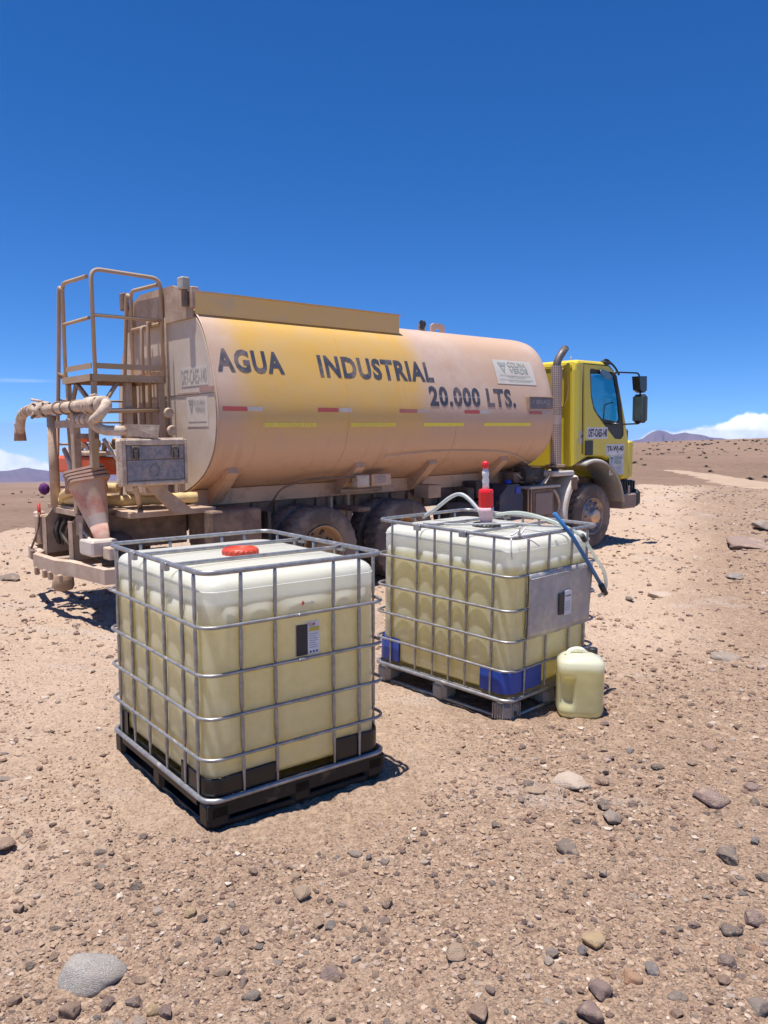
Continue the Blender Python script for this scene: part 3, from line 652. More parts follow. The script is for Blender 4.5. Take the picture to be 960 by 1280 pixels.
def make_ibc(kind, M, label):
    root = empty('bulk_container', label, 'liquid container', None, M)
    one = kind == 1
    bs = [.0, .185, .362, .69, .843, 1.004] if one else [.0, .165, .398, .672, .862, 1.004]
    bl = [.0, .095, .235, .45, .665, .872, 1.075, 1.199] if one else [.0, .145, .357, .5, .645, .805, 1.045, 1.199]
    rings = [.94, .722, .523, .332]
    zb = .155; rsb = random.Random(kind*31)
    # bottle bulges between vertical bars
    bot = body_mesh(bs, bl, zb+.01, 1.095, 1.14, .022, .022, sh=.062).build('plastic_bottle', poly_shell if one else poly_shell2, root)
    body_mesh(bs, bl, zb+.014, 1.035 if one else 1.0, 0, .031, .0215, closed_top=False).build('liquid', liquid_m if one else liquid_m2, root)
    P = [(x, y, 1.09) for x, y in rrect(.0215, .0215, SX-.0215, LY-.0215, .083, 8)]
    MB().tube(P, .0028, 5, closed=True).build('mould_seam', poly_shell, root)
    # cage: horizontal tubes
    for z in rings:
        P = [(x, y, z) for x, y in rrect(-.012, -.012, SX+.012, LY+.012, .085)]
        MB().tube(P, .0085, 8, closed=True).build('cage_ring', steel, root)
    P = [(x, y, 1.185) for x, y in rrect(0, 0, SX, LY, .075)]
    MB().tube(P, .0125, 8, closed=True, flat=.8).build('cage_rim', steel, root)
    P = [(x, y, .14) for x, y in rrect(-.006, -.006, SX+.006, LY+.006, .07)]
    MB().tube(P, .013, 8, closed=True).build('base_rail', steel, root)
    # vertical bars: slightly flattened between the rings
    def bar(x, y, z1=1.18, z0=.14):
        # the tubes are pressed flat at each crossing
        zs = [z0, z0+.02]+sum([[z-.035, z-.012, z+.012, z+.035] for z in rings[::-1]], [])+[z1-.02, z1]
        zs = sorted(q for q in zs if z0 <= q <= z1)
        rr = [.006 if min(abs(q-z) for z in rings+[z0, z1]) < .02 else .0092 for q in zs]
        jx, jy = rsb.uniform(-.006, .006), rsb.uniform(-.005, .005); w_ = lambda q: math.sin(math.pi*(q-z0)/(z1-z0))
        MB().tube([(x+jx*w_(q)*(abs(y) < .001 or abs(y-LY) < .001), y+jy*w_(q)*(abs(x) < .001 or abs(x-SX) < .001), q) for q in zs], rr, 8, upv=(0, 1, 0) if abs(y) < .001 or abs(y-LY) < .001 else (1, 0, 0)).build('cage_bar', steel, root)
    for b in bs[1:-1]: bar(b, -.0); bar(b, LY)
    for b in bl[1:-1]: bar(0, b); bar(SX, b)
    # joints where the rings are crimped together on the short face
    for z in rings:
        MB().box((.475, -.026, z-.008), (.535, -.003, z+.008), .004).build('ring_joint', steel, root)
    # top cross bars with clips
    for y in (.395, .80):
        MB().tube([(.0, y, 1.18), (.04, y, 1.172), (SX-.04, y, 1.172), (SX, y, 1.18)], .011, 8, flat=.5).build('top_cross_bar', steel, root)
        for x in (-.006, SX+.006): MB().box((x-.012, y-.03, 1.15), (x+.012, y+.03, 1.192), .004).build('bar_clip', steel, root)
    # screw cap on a neck
    if one:
        nk = MB().lathe([(.095, 1.13), (.09, 1.15), (.088, 1.17)], c=(.5, .6, 0)).build('filler_neck', white_pl, root)
        screw_cap(.095, .038, (.5, .6, 1.152)).build('screw_cap', red_pl, root, 'red ribbed screw cap')
    else:
        screw_cap(.1, .035, (.5, .6, 1.145)).build('filler_collar', blackpl, root, 'open black filler collar')
    # pallet
    if one:
        deck = MB().box((.01, .01, .105), (SX-.01, LY-.01, .150), .012)
        deck.build('pallet_deck', pal_black, root)
        for y0, y1 in ((0, .11), (.545, .655), (LY-.11, LY)):
            for x0, x1 in ((0, .12), (.44, .56), (SX-.12, SX)):
                MB().box((x0, y0, .0), (x1, y1, .128), .022).build('pallet_foot', pal_black, root)
        for x0, x1 in ((.015, .105), (.455, .545), (SX-.105, SX-.015)):
            MB().box((x0, .1, .0), (x1, LY-.1, .022), .006).build('pallet_runner', pal_black, root)
        for y0, y1 in ((.008, .10), (LY-.1, LY-.008)):
            MB().box((.1, y0, .001), (SX-.1, y1, .032), .006).build('pallet_runner', pal_black, root)
        MB().box((.0, .0, .055), (SX, .016, .126), .004).build('pallet_lip', pal_black, root)
        MB().box((.0, .12, .085), (.016, LY-.12, .126), .004).build('pallet_lip', pal_black, root)
    else:
        MB().box((.02, .02, .128), (SX-.02, LY-.02, .146), .004).build('pallet_deck', steel_flat, root)
        for y0, y1 in ((0, .13), (.53, .66), (LY-.13, LY)):
            for x0, x1 in ((0, .15), (.44, .56), (SX-.15, SX)):
                f = MB().box((x0, y0, .0), (x1, y1, .126), .03)
                f.build('pallet_foot', pal_grey, root)
        # ribs on the near corner foot and its bolt hole
        for k in range(5):
            MB().box((-.004, .03+k*.02, .012), (.002, .038+k*.02, .115)).build('foot_rib', pal_grey, root)
            MB().box((.03+k*.024, -.004, .012), (.038+k*.024, .002, .115)).build('foot_rib', pal_grey, root)
        MB().lathe([(.016, -.0065), (.016, .002)], axis='Y', n=16, c=(.078, 0, .05)).build('foot_hole', blackpl, root)
        for x in (.04, SX/2, SX-.04):
            MB().tube([(x, .13, .012), (x, LY-.13, .012)], .012, 8).build('pallet_runner', steel, root)
        for y in (.03, LY-.03):
            MB().tube([(.15, y, .012), (SX-.15, y, .012)], .012, 8).build('pallet_runner', steel, root)
    # corner guards wrapped round the foot of the bottle
    def guard(corner, ls, ll, z0, z1):
        pts = []; r = .085; ins = .006
        cx = ins+r; cy = ins+r
        arc = [(cx+r*math.cos(R_(a)), cy+r*math.sin(R_(a))) for a in range(180, 271, 10)]
        path = [(ins, ll), (ins, (ll+cy)/2)]+arc+[((ls+cx)/2, ins), (ls, ins)]
        fx = (lambda x: x) if corner[0] == 0 else (lambda x: SX-x); fy = (lambda y: y) if corner[1] == 0 else (lambda y: LY-y)
        vs = []
        for off, zz in ((0, z0), (0, z1-.01), (.002, z1), (.010, z1), (.010, z0)):
            for i, (x, y) in enumerate(path):
                d = Vector((SX/2-x, LY/2-y)).normalized()
                dz = 0.018*math.sin(math.pi*i/(len(path)-1)) if zz > z0 else 0
                k = .02 if zz > z0 else 0.0
                vs.append((fx(x+d.x*(off)-(-.0)), fy(y+d.y*off), zz-dz*.6))
        n = len(path)
        fs = [(a*n+i, a*n+i+1, (a+1)*n+i+1, (a+1)*n+i) for a in range(4) for i in range(n-1)]
        MB().add(vs, fs, True).build('corner_guard', guard_black if one else guard_blue, root)
    if one:
        guard((0, 0), .355, .30, .152, .245); guard((1, 0), .30, .28, .152, .27); guard((0, 1), .3, .2, .152, .28); guard((1, 1), .3, .2, .152, .28)
    else:
        guard((0, 0), .37, .235, .175, .325); guard((1, 0), .3, .23, .175, .325); guard((0, 1), .3, .23, .175, .345); guard((1, 1), .3, .23, .175, .325)
    # label on the short face
    if one:
        MB().box((.475, -.0015, .735), (.537, .012, .885)).build('label_photo', print_dark, root)
        MB().box((.537, -.0022, .733), (.604, .012, .895)).build('label_sheet', print_white, root)
        MB().box((.545, -.0035, .846), (.602, -.0023, .868)).build('label_stripe', print_ylw, root)
        place_text('label_print', 'FLAM', lambda u, v: (.543+u, -.0036, .873+v), .035, .016, print_red, root, .01)
        for k in range(7): MB().box((.545, -.0033, .765+k*.011), (.545+.048-.01*(k % 3 == 2), -.0023, .769+k*.011)).build('label_line', mat('print_grey', (.4, .4, .45), .5), root)
        for x in (.548, .566, .584): MB().box((x, -.0033, .741), (x+.009, -.0023, .751)).build('label_mark', print_dark, root)
        o = MB().add([(.505, -.002, .985), (.512, -.002, .978), (.522, -.002, .990), (.510, -.002, 1.004)], [(0, 1, 2, 3)]).build('red_sticker_scrap', mat('scrap_red', (.8, .05, .12), .5), root)
        MB().add([(.553, -.002, .985), (.572, -.002, .978), (.578, -.002, .990), (.560, -.002, .995)], [(0, 1, 2, 3)]).build('white_sticker_scrap', print_white, root)
    else:
        # steel data plate, gently wavy
        V = []; nx, nz = 25, 14
        for k in range(nz):
            for i in range(nx):
                x = .155+(.895-.155)*i/(nx-1); z = .525+(.945-.525)*k/(nz-1)
                V.append((x, -.0245-.004*math.sin(x*9+z*7)-.003*math.cos(x*4-z*11), z))
        F = [(k*nx+i, k*nx+i+1, (k+1)*nx+i+1, (k+1)*nx+i) for k in range(nz-1) for i in range(nx-1)]
        pl = MB().add(V, F, True).build('data_plate', steel_flat, root)
        sm_ = pl.modifiers.new('s', 'SOLIDIFY'); sm_.thickness = .003
        MB().tube([(.155, -.033, .912), (.52, -.034, .914), (.895, -.033, .912)], .0025, 6).build('plate_crease', steel_flat, root)
        MB().box((.485, -.037, .63), (.548, -.0335, .775)).build('label_photo', print_dark, root)
        MB().box((.548, -.038, .618), (.632, -.0335, .785)).build('label_sheet', print_white, root)
        for k in range(5): MB().box((.556, -.0395, .65+k*.014), (.615, -.0382, .655+k*.014)).build('label_line', mat('print_grey', (.4, .4, .45), .5), root)
        MB().box((.556, -.0395, .745), (.622, -.0382, .752)).build('label_stripe', print_dark, root)
    return root
ibc_a = make_ibc(1, IBC1, 'nearer caged bulk container of yellow liquid, on black pallet, with red screw cap')
ibc_b = make_ibc(2, IBC2, 'farther caged bulk container with blue corner guards, big steel plate and hoses on top')

# drum pump standing in the filler of the second container
def pump():
    r = empty('drum_pump', 'red and white plastic drum pump standing in the open filler of the farther container', 'pump', None, IBC2 @ Matrix.Translation((.5, .6, 1.17)) @ Matrix.Rotation(R_(-4), 4, 'Y'))
    MB().lathe([(.040, -.01), (.042, .02), (.050, .05), (.055, .10), (.055, .125)], n=24).build('pump_foot', pink_pl, r)
    MB().lathe([(.044, .12), (.054, .125), (.054, .235), (.048, .25), (.028, .255)], n=10, smooth=False).build('pump_body', red_br, r)
    MB().lathe([(.026, .25), (.022, .29), (.026, .31), (.020, .34), (.026, .36), (.018, .40)], n=16).build('pump_stem', white_pl, r)
    MB().lathe([(.018, .40), (.024, .405), (.024, .44), (.014, .45)], n=16).build('pump_knob', red_br, r)
pump()
def T2(p): return IBC2 @ Vector(p)
def hose(name, pts, rad, m, label, cat, M=IBC2, n=8, sub=None):
    o = MB().tube(smooth_path(pts, 7), rad, n).build(name, m); tag(o, label, cat, None, M); return o
hose('grey_hose', [(.5, 1.21, 1.16), (.5, 1.08, 1.24), (.5, .95, 1.33), (.5, .86, 1.365), (.5, .78, 1.345), (.5, .68, 1.27), (.49, .63, 1.215)], .014, mat('hose_grey', (.45, .47, .47), .45, col2=(.36, .37, .37), scale=15), 'grey hose arching from the left rim of the farther container up to its red pump', 'hose')
hose('clear_hose', [(.53, .56, 1.24), (.58, .38, 1.268), (.60, .18, 1.245), (.65, .02, 1.19), (.698, -.055, 1.138), (.774, -.062, 1.07), (.875, -.066, .97), (.978, -.066, .88), (1.03, -.062, .78), (1.014, -.06, .715), (.955, -.055, .694)], .0125, clear_hose, 'clear hose looping from the red pump over the rim and down beside the steel plate', 'hose')
hose('thin_grey_line', [(.22, .95, 1.165), (.3, .7, 1.175), (.36, .42, 1.205), (.45, .3, 1.21), (.62, .22, 1.19), (.9, .2, 1.16)], .0075, mat('line_grey', (.42, .42, .43), .5), 'thin grey tube lying across the top of the farther container', 'hose')
def blue_hose():
    r = empty('blue_hose', 'stiff blue hose with black end leaning over the rim beside the steel plate', 'hose', None, IBC2)
    MB().tube([(.485, .03, 1.305), (.62, -.035, 1.14), (.80, -.05, .95), (.98, -.06, .76)], .014, 10).build('tube', blue_pl, r)
    MB().tube([(.965, -.06, .775), (1.03, -.062, .70)], .021, 10).build('end_sleeve', blackpl, r)
blue_hose()
def cable_ties():
    r = empty('tie_wire', 'white plastic ties knotted round the front rim of the farther container', 'tie', None, IBC2)
    for k, pts in enumerate(([(.0, .02, 1.20), (.05, -.01, 1.235), (.09, .03, 1.20)], [(.06, .0, 1.195), (.04, -.02, 1.26)], [(.05, -.01, 1.2), (.1, -.02, 1.25)], [(.06, -.012, 1.2), (.16, -.03, 1.16), (.24, -.03, 1.12)], [(-.02, .0, 1.19), (-.03, -.01, 1.12), (-.02, -.012, 1.06)])):
        MB().tube(smooth_path(pts, 5), .005, 6).build('tie_strand', white_pl, r)
cable_ties()
o = MB().lathe([(.016, 0), (.0175, .015), (.0175, .045), (.016, .06)], n=14, axis='X').build('hose_coupling', blackpl)
tag(o, 'small black coupling at the clear hose by the farther container\'s right rim', 'fitting', None, IBC2 @ Matrix.Translation((.69, -.06, 1.15)) @ Matrix.Rotation(R_(45), 4, 'Y'))

# ------------------------------------------------------------------ jerry can
def jerry_can():
    base = Vector((1.30, 5.205, 0)); base.z = gh1(base.x, base.y)-.004
    rz = R_(-6); root = empty('jerry_can', 'squat translucent jerry can of yellow liquid standing on the dirt beside the farther container', 'jerry can', None, Matrix.Translation(base) @ Matrix.Rotation(rz, 4, 'Z'))
    W, D, H = .150, .135, .40
    def shell(g, top=True, ztop=None):
        vs = []; n = 64; rows = []
        zs = [0, .006, .02, .045]+[.05+.028*k for k in range(12)]+[.372, .388, .40, .406]
        if ztop: zs = [z for z in zs if z < ztop]+[ztop]
        for z in zs:
            s = 1.0
            if z < .045: s = .86+.14*math.sin(math.pi/2*z/.045)
            if z > .345: s = max(.2, 1-.5*((z-.345)/.061)**2.4)
            s *= 1-.012*(math.cos((z-.05)*2*math.pi/.115)**8)*(z > .05)*(z < .34)
            row = []
            for k in range(n):
                a = 2*math.pi*k/n; c, q = math.cos(a), math.sin(a); e = 4.2
                rr = (abs(c)**e+abs(q)**e)**(-1/e)
                x, y = c*rr*(W-g)*s, q*rr*(D-g)*s
                # hand recess on the left of the near face
                if .075 < z < .27 and y < 0 and -.14 < x < -.05:
                    f = min(1, (z-.075)/.02, (.27-z)/.02)*min(1, (x+.14)/.012, (-.05-x)/.012); y += .035*max(0, f)
                row.append((x, y, z))
            vs += row
        m = len(zs); fs = [(i*n+k, i*n+(k+1) % n, (i+1)*n+(k+1) % n, (i+1)*n+k) for i in range(m-1) for k in range(n)]
        fs += [tuple(range(n-1, -1, -1)), tuple(range((m-1)*n, m*n))]
        return MB().add(vs, fs, True)
    shell(0).build('can_body', poly_can, root)
    shell(.006, ztop=.33).build('liquid', liquid_m2, root)
    MB().tube(smooth_path([(-.095, -.02, .392), (-.06, 0, .425), (.0, .01, .43), (.04, .02, .40)], 6), .014, 8, flat=1.4).build('carry_handle', poly_can, root)
    MB().lathe([(.034, .39), (.034, .425), (.028, .43)], n=20, c=(.085, .055, 0)).build('screw_cap', blackpl, root)
jerry_can()

# ------------------------------------------------------------------ water truck
TM = frameM((2.662871, 14.239370, -.095223), ((.748480, -.662925, -.017568), (.663036, .748588, .000668), (.012708, -.012148, .999845)))
truck = empty('tank_truck', 'long dusty yellow water tank truck with AGUA INDUSTRIAL lettering parked behind the containers', 'tank truck', None, TM)
HALF = [(0, 3.40), (-.30, 3.392), (-.53, 3.365), (-.75, 3.295), (-.92, 3.168), (-1.04, 2.975), (-1.13, 2.74), (-1.20, 2.50), (-1.24, 2.30), (-1.252, 2.15), (-1.244, 2.02), (-1.19, 1.80), (-1.10, 1.65), (-.97, 1.515), (-.78, 1.395), (-.52, 1.285), (-.25, 1.22), (0, 1.20)]
hp = smooth_path([(0, y, z) for y, z in HALF], 4)
PROF = [(p.y, p.z) for p in hp]+[(-p.y, p.z) for p in hp[::-1][1:-1]]
ZC = 2.2
def tank_y(z):
    """near-side surface Y (negative) and outward normal of the barrel at height z"""
    for a, b in zip(hp, hp[1:]):
        if a.z >= z >= b.z and a.y < -.3:
            t = (a.z-z)/max(1e-6, a.z-b.z); y = a.y+(b.y-a.y)*t; d = Vector((b.y-a.y, b.z-a.z)).normalized(); return y, (d.y, -d.x)
    return -1.25, (-1, 0)
def on_tank(x, z, off=.006):
    y, n = tank_y(z); return (x, y+n[0]*off, z+n[1]*off)
def tank():
    secs = [(-6.98, 1)]+[(-6.98+k*.28, 1) for k in range(1, 20)]+[(-1.42, 1)]
    for u in (.2, .35, .5, .62, .72, .8, .87, .92, .96, .985, .997, 1.0): secs.append((-1.42+.54*u, max(.08, (1-u**5)**(1/3))))
    n = len(PROF); vs = []
    for x, s in secs: vs += [(x, y*s, ZC+(z-ZC)*s) for y, z in PROF]
    m = len(secs); fs = [(i*n+k, i*n+(k+1) % n, (i+1)*n+(k+1) % n, (i+1)*n+k) for i in range(m-1) for k in range(n)]
    fs.append(tuple((m-1)*n+k for k in range(n)))
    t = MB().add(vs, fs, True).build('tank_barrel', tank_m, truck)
    # rear end plate standing proud inside a rim
    s = .985; e = MB(); vs = [(-7.0, y*s, ZC+(z-ZC)*s) for y, z in PROF]+[(-6.975, y*s, ZC+(z-ZC)*s) for y, z in PROF]
    e.add(vs, [tuple(range(n))]+[(k, (k+1) % n, n+(k+1) % n, n+k) for k in range(n)])
    ep = e.build('rear_end_plate', mat('rear_plate', (.57, .465, .375), .75, col2=(.53, .41, .31), scale=1.6, amt=.6, dust=.35, dustcol=(.60, .50, .41), bump=.15, bscale=15, spec=.25), truck)
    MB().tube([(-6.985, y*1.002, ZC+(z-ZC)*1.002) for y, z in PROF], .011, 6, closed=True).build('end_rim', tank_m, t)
    MB().box((-7.006, -1.22, 2.375), (-7.0, .3, 2.381)).build('weld_seam', dusty_dark, ep)
    # weld seams round the barrel
    for x in (-5.2, -3.3):
        MB().tube([(x, y*1.0008, ZC+(z-ZC)*1.0008) for y, z in PROF], .0035, 4, closed=True).build('weld_seam', tank_m, t)
    return t
barrel = tank()
def letters(txt, x0, x1, z0, z1, bold):
    # heights run along the curved skin
    def fn(u, v): return on_tank(x0+u, z0+v, .0035)
    return place_text('lettering', txt, fn, x1-x0, z1-z0, letter_m, barrel, bold, 14, 1.13)
letters('AGUA', -6.925, -6.06, 2.605, 2.862, .040)
letters('INDUSTRIAL', -5.555, -3.655, 2.595, 2.862, .040)
letters('20.000 LTS.', -3.80, -2.03, 2.275, 2.545, .040)
def strip(name, xa, xb, za, zb, m, off=.004, parent=None, nz=3):
    V = []; nx = 5
    for k in range(nz+1):
        for i in range(nx+1): V.append(on_tank(xa+(xb-xa)*i/nx, za+(zb-za)*k/nz, off))
    F = [(k*(nx+1)+i, k*(nx+1)+i+1, (k+1)*(nx+1)+i+1, (k+1)*(nx+1)+i) for k in range(nz) for i in range(nx)]
    return MB().add(V, F, True).build(name, m, parent or barrel)
for a in (-6.93, -5.66, -4.36, -3.15, -1.74):
    strip('red_reflector', a, a+.305, 2.183, 2.232, tape_r); strip('white_reflector', a+.315, a+.51, 2.183, 2.232, tape_w)
for i, (a, b) in enumerate(((-6.42, -5.69), (-5.17, -4.43), (-3.93, -3.16), (-2.75, -1.70))):
    strip('yellow_reflector', a, b, 2.012, 2.058, tape_y)
    if i < 2:
        random.seed(i)
        for k in range(22): strip('worn_gap', a+.01+k*(b-a-.02)/22, a+.01+k*(b-a-.02)/22+random.uniform(.006, .016), 2.012+random.uniform(0, .012), 2.058-random.uniform(0, .012), tank_m, .0055, nz=1)
# logo board on the barrel
lb = strip('logo_board', -2.36, -1.47, 2.62, 2.975, logo_w, .005, nz=10)
def tri(parent, f, m): 
    o = MB().add([f(-.12, .12), f(.12, .12), f(.02, -.14), f(-.05, .04), f(.05, .04), f(.015, -.05)], [(0, 1, 4, 3), (1, 2, 5, 4), (2, 0, 3, 5)]).build('logo_mark', m, parent); return o
tri(lb, lambda u, v: on_tank(-2.17+u*.8, 2.86+v*.62, .009), logo_g)
place_text('logo_text', 'COLINA', lambda u, v: on_tank(-2.05+u, 2.875+v, .009), .42, .075, logo_g, lb, .02, 4)
place_text('logo_text', 'VERDE', lambda u, v: on_tank(-2.03+u, 2.785+v, .009), .42, .075, logo_g, lb, .02, 4)
for z, a, b in ((2.745, -2.27, -1.58), (2.722, -2.1, -1.7), (2.685, -2.3, -1.53), (2.665, -2.1, -1.6)): strip('fine_print', a, b, z, z+.007, logo_g, .009, lb, 1)
# name plate
npb = MB().box((-1.75, -1.262, 2.265), (-1.17, -1.235, 2.435), .008).build('name_plate', plate_m, barrel)
MB().box((-1.785, -1.285, 2.25), (-1.75, -1.22, 2.45), .005).build('plate_edge', dusty, npb)
MB().box((-1.75, -1.275, 2.435), (-1.15, -1.23, 2.45), .004).build('plate_edge', dusty, npb)
place_text('plate_text', '// BRIAQ', lambda u, v: (-1.69+u, -1.2645, 2.325+v), .44, .075, mat('plate_text', (.42, .38, .38), .6), npb, .01)
# faded stickers on the rear end plate
def rear(u, v, y0, z0, off=.004): return (-7.0-off, y0-u, z0+v)
rp = [o for o in truck.children if o.name.startswith('rear_end_plate')][0]
s1 = MB().box((-7.004, -.49, 2.47), (-7.0, -1.09, 2.675)).build('number_sticker', ghost_w, rp)
place_text('number_text', 'DET-CAES-140', lambda u, v: (-7.0065, -.505-u, 2.495+v), .56, .155, ghost_t, s1, .0)
MB().box((-7.005, -.9, 2.40), (-7.0, -1.2, 2.45)).build('red_reflector', mat('faded_red', (.45, .26, .21), .6), rp)
MB().box((-7.005, -.40, 2.36), (-7.0, -.88, 2.40)).build('red_reflector', mat('faded_red2', (.44, .29, .23), .6), rp)
s2 = MB().box((-7.004, -.6, 2.02), (-7.0, -1.07, 2.35)).build('logo_sticker', ghost_w, rp)
tri(s2, lambda u, v: (-7.0065, -.70-u*.5, 2.245+v*.6), ghost_t)
place_text('logo_text', 'COLINA', lambda u, v: (-7.0065, -.77-u, 2.255+v), .25, .055, ghost_t, s2, .0)
place_text('logo_text', 'VERDE', lambda u, v: (-7.0065, -.79-u, 2.18+v), .22, .055, ghost_t, s2, .0)
MB().box((-7.0062, -.63, 2.07), (-7.003, -1.04, 2.078)).build('fine_print', ghost_t, s2)

# hopper coaming on top
def coaming():
    m = tank_m
    z0, z1 = 3.32, 3.47
    for y in (-.85, .85):
        c = MB().box((-7.0, y-.012, z0-.08), (-4.0, y+.012, z1)).build('coaming_side', mat('coaming_paint', (.76, .48, .13), .6, col2=(.68, .45, .2), scale=1.1, amt=.6, dust=.2, dustcol=(.58, .42, .3), bump=.1), truck)
        MB().box((-7.02, y-.02, z1+.0005), (-3.98, y+.02, z1+.02)).build('coaming_edge', m, c)
    MB().prism([(.835, 3.2), (.835, 3.47), (.4, 3.6), (-.4, 3.6), (-.835, 3.47), (-.835, 3.2)], lambda p: (-7.03, p[0], p[1]), lambda p: (-7.006, p[0], p[1])).build('coaming_end', dusty, truck)
    MB().box((-4.02, -.836, z0-.08), (-3.99, .836, z1)).build('coaming_end', m, truck)
    # corner post with work lamp
    p = MB().box((-7.10, -.79, 3.32), (-7.04, -.73, 3.50), .01).build('corner_post', dusty_dark, truck)
    MB().box((-7.04, -.86, 3.30), (-6.95, -.79, 3.53), .008).build('post_web', dusty, p)
    MB().box((-7.13, -.82, 3.50), (-7.03, -.70, 3.63), .012).build('work_lamp', mat('lamp_grey', (.42, .39, .35), .6, col2=(.3, .26, .22)), p)
    MB().box((-7.12, .70, 3.45), (-7.04, .82, 3.66), .015).build('work_lamp', dusty_dark, truck)
coaming()
for x in (-3.04, ):
    f = MB().tube(bend([(x, -.3, 3.38), (x, -.3, 3.47), (x-.1, -.42, 3.47)], .06), .055, 12).build('vent_pipe', mat('vent_grey', (.42, .38, .36), .5, col2=(.25, .22, .22)), truck)
    MB().lathe([(.062, 0), (.062, .03)], axis='X', n=16, c=(x-.13, -.43, 3.47)).build('vent_mouth', blackpl, f)
lg = MB().prism([(-2.86, 3.38), (-2.86, 3.50), (-2.80, 3.53), (-2.64, 3.53), (-2.58, 3.50), (-2.58, 3.38), (-2.66, 3.38), (-2.67, 3.45), (-2.77, 3.45), (-2.78, 3.38)], lambda p: (p[0], -.32, p[1]), lambda p: (p[0], -.29, p[1])).build('lifting_lug', tank_m, truck)

# sub-frame skirt, gussets, chassis
for y in (-.56, .56):
    MB().box((-6.95, y-.03, 1.12), (-1.3, y+.03, 1.30)).build('subframe_skirt', tank_m, truck)
    MB().box((-7.0, y*.92-.04, .86), (1.25, y*.92+.04, 1.118), .008).build('frame_rail', dusty_dark, truck)
for x in (-6.7, -4.85, -3.55, -2.05):
    for s in (-1, 1):
        g = MB().prism([(.58, 1.14), (.66, 1.14), (1.06, 1.50), (1.0, 1.60), (.90, 1.50), (.58, 1.32)], lambda p: (x-.07, s*p[0], p[1]), lambda p: (x+.07, s*p[0], p[1])).build('tank_gusset', tank_m, truck)
for x in (-6.3, -4.9, -3.4, -2.2, -.9, .5): MB().box((x-.05, -.5, .9), (x+.05, .5, 1.08)).build('cross_member', dusty_dark, truck)
random.seed(5)
for k in range(16):   # stiffener ribs on the sub-frame, uneven
    x = -6.5+k*.32; MB().box((x, -.605, .90), (x+.035+random.random()*.03, -.56, 1.10), .005).build('frame_rib', dusty_dark, truck)
# wheels
TY = {}
def tyre_mesh(W=.30, R=.535):
    n = 108; prof = [(.30, -W/2+.03), (.33, -W/2+.008), (.40, -W/2), (.47, -W/2+.004), (.505, -W/2+.012), (.522, -W/2+.03)]
    tread = [(.523, -W/2+.045), (.523, -W*.17), (.523, -W*.16), (.523, 0-.006), (.523, .006), (.523, W*.16), (.523, W*.17), (.523, W/2-.045)]
    full = prof+tread+[(r, -y) for r, y in prof[::-1]]
    np_ = len(full); vs = []
    for j, (r, y) in enumerate(full):
        for k in range(n):
            a = 2*math.pi*k/n; rr = r; yy = y
            if 4 <= j <= np_-5:
                ph = (k+(2 if abs(y) > W*.2 else 0)+(1 if y > 0 else 0)) % 4
                blk = ph < 2 if abs(y) > W*.165 else (k+1) % 4 < 3
                groove = j in (8, 9) and False
                if blk: rr += .014 if 5 < j < np_-6 else .009
            vs.append((rr*math.cos(a), yy, rr*math.sin(a)))
    fs = [(i*n+k, i*n+(k+1) % n, (i+1)*n+(k+1) % n, (i+1)*n+k) for i in range(np_-1) for k in range(n)]
    mb = MB().add(vs, fs, False)
    for q in range(len(fs)):
        i = q//n; mb.sm[q] = i < 3 or i > np_-5
    return mb
def wheel(x, y, side, kind, z=.525):
    """side -1 near, +1 far; y is the outer face of the tyre"""
    s = side
    if kind == 'front':
        prof = [(.305, -.12), (.31, -.015), (.298, 0), (.285, -.012), (.275, -.05), (.235, -.07), (.215, -.035), (.16, -.015), (.135, -.01), (.13, .03), (.11, .055), (.06, .062), (.005, .062)]
        m = rim_metal
    else:
        prof = [(.305, -.02), (.31, -.004), (.298, .0), (.287, -.02), (.275, -.10), (.255, -.155), (.17, -.165), (.15, -.16)]
        m = rim_tan
    key = ('rim', kind, s)
    if key not in TY:
        a = MB().lathe([(r, h*(-1 if s < 0 else 1)*1.0) for r, h in prof], axis='Y', n=40, cap=False)
        TY[key] = a
        t = tyre_mesh(); TY[('tyre', kind, s)] = t
    rim = TY[key].build('wheel', m, truck); rim.location = (x, y, z)
    ty = TY[('tyre', kind, s)].build('tyre', rubber, rim); ty.location = (0, -s*.15, 0)
    sg = 1 if s > 0 else -1
    if kind == 'front':
        hub = MB().lathe([(.128, .02*sg), (.115, .06*sg), (.07, .075*sg), (.005, .078*sg)], axis='Y', n=24, cap=False).build('hub', copper, rim)
        for k in range(10):
            a = 2*math.pi*k/10; MB().lathe([(.016, -.03*sg), (.016, .012*sg), (.008, .018*sg)], axis='Y', n=6, c=(.185*math.cos(a), 0, .185*math.sin(a)), smooth=False).build('wheel_nut', copper if k % 2 else rim_metal, rim)
        for k in range(10):
            a = 2*math.pi*(k+.5)/10; MB().lathe([(.022, -.052*sg), (.022, -.045*sg)], axis='Y', n=12, c=(.245*math.cos(a), 0, .245*math.sin(a))).build('vent_hole', blackpl, rim)
    elif kind == 'rear':
        MB().lathe([(.16, -.17*sg), (.14, -.10*sg), (.135, -.02*sg), (.12, .0*sg), (.05, .005*sg), (.004, .005*sg)], axis='Y', n=24, cap=False).build('hub', rim_tan, rim)
        for k in range(10):
            a = 2*math.pi*k/10; MB().lathe([(.016, -.165*sg), (.016, -.12*sg)], axis='Y', n=6, c=(.2*math.cos(a), 0, .2*math.sin(a)), smooth=False).build('wheel_nut', dusty_dark, rim)
        for k in range(8):
            a = 2*math.pi*(k+.5)/8; MB().lathe([(.028, -.158*sg), (.028, -.15*sg)], axis='Y', n=12, c=(.238*math.cos(a), 0, .238*math.sin(a))).build('vent_hole', blackpl, rim)
for s in (-1, 1):
    wheel(0, s*1.22, s, 'front')
    for x in (-5.56, -4.19):
        wheel(x, s*1.20, s, 'rear'); wheel(x, s*.84, s, 'inner')
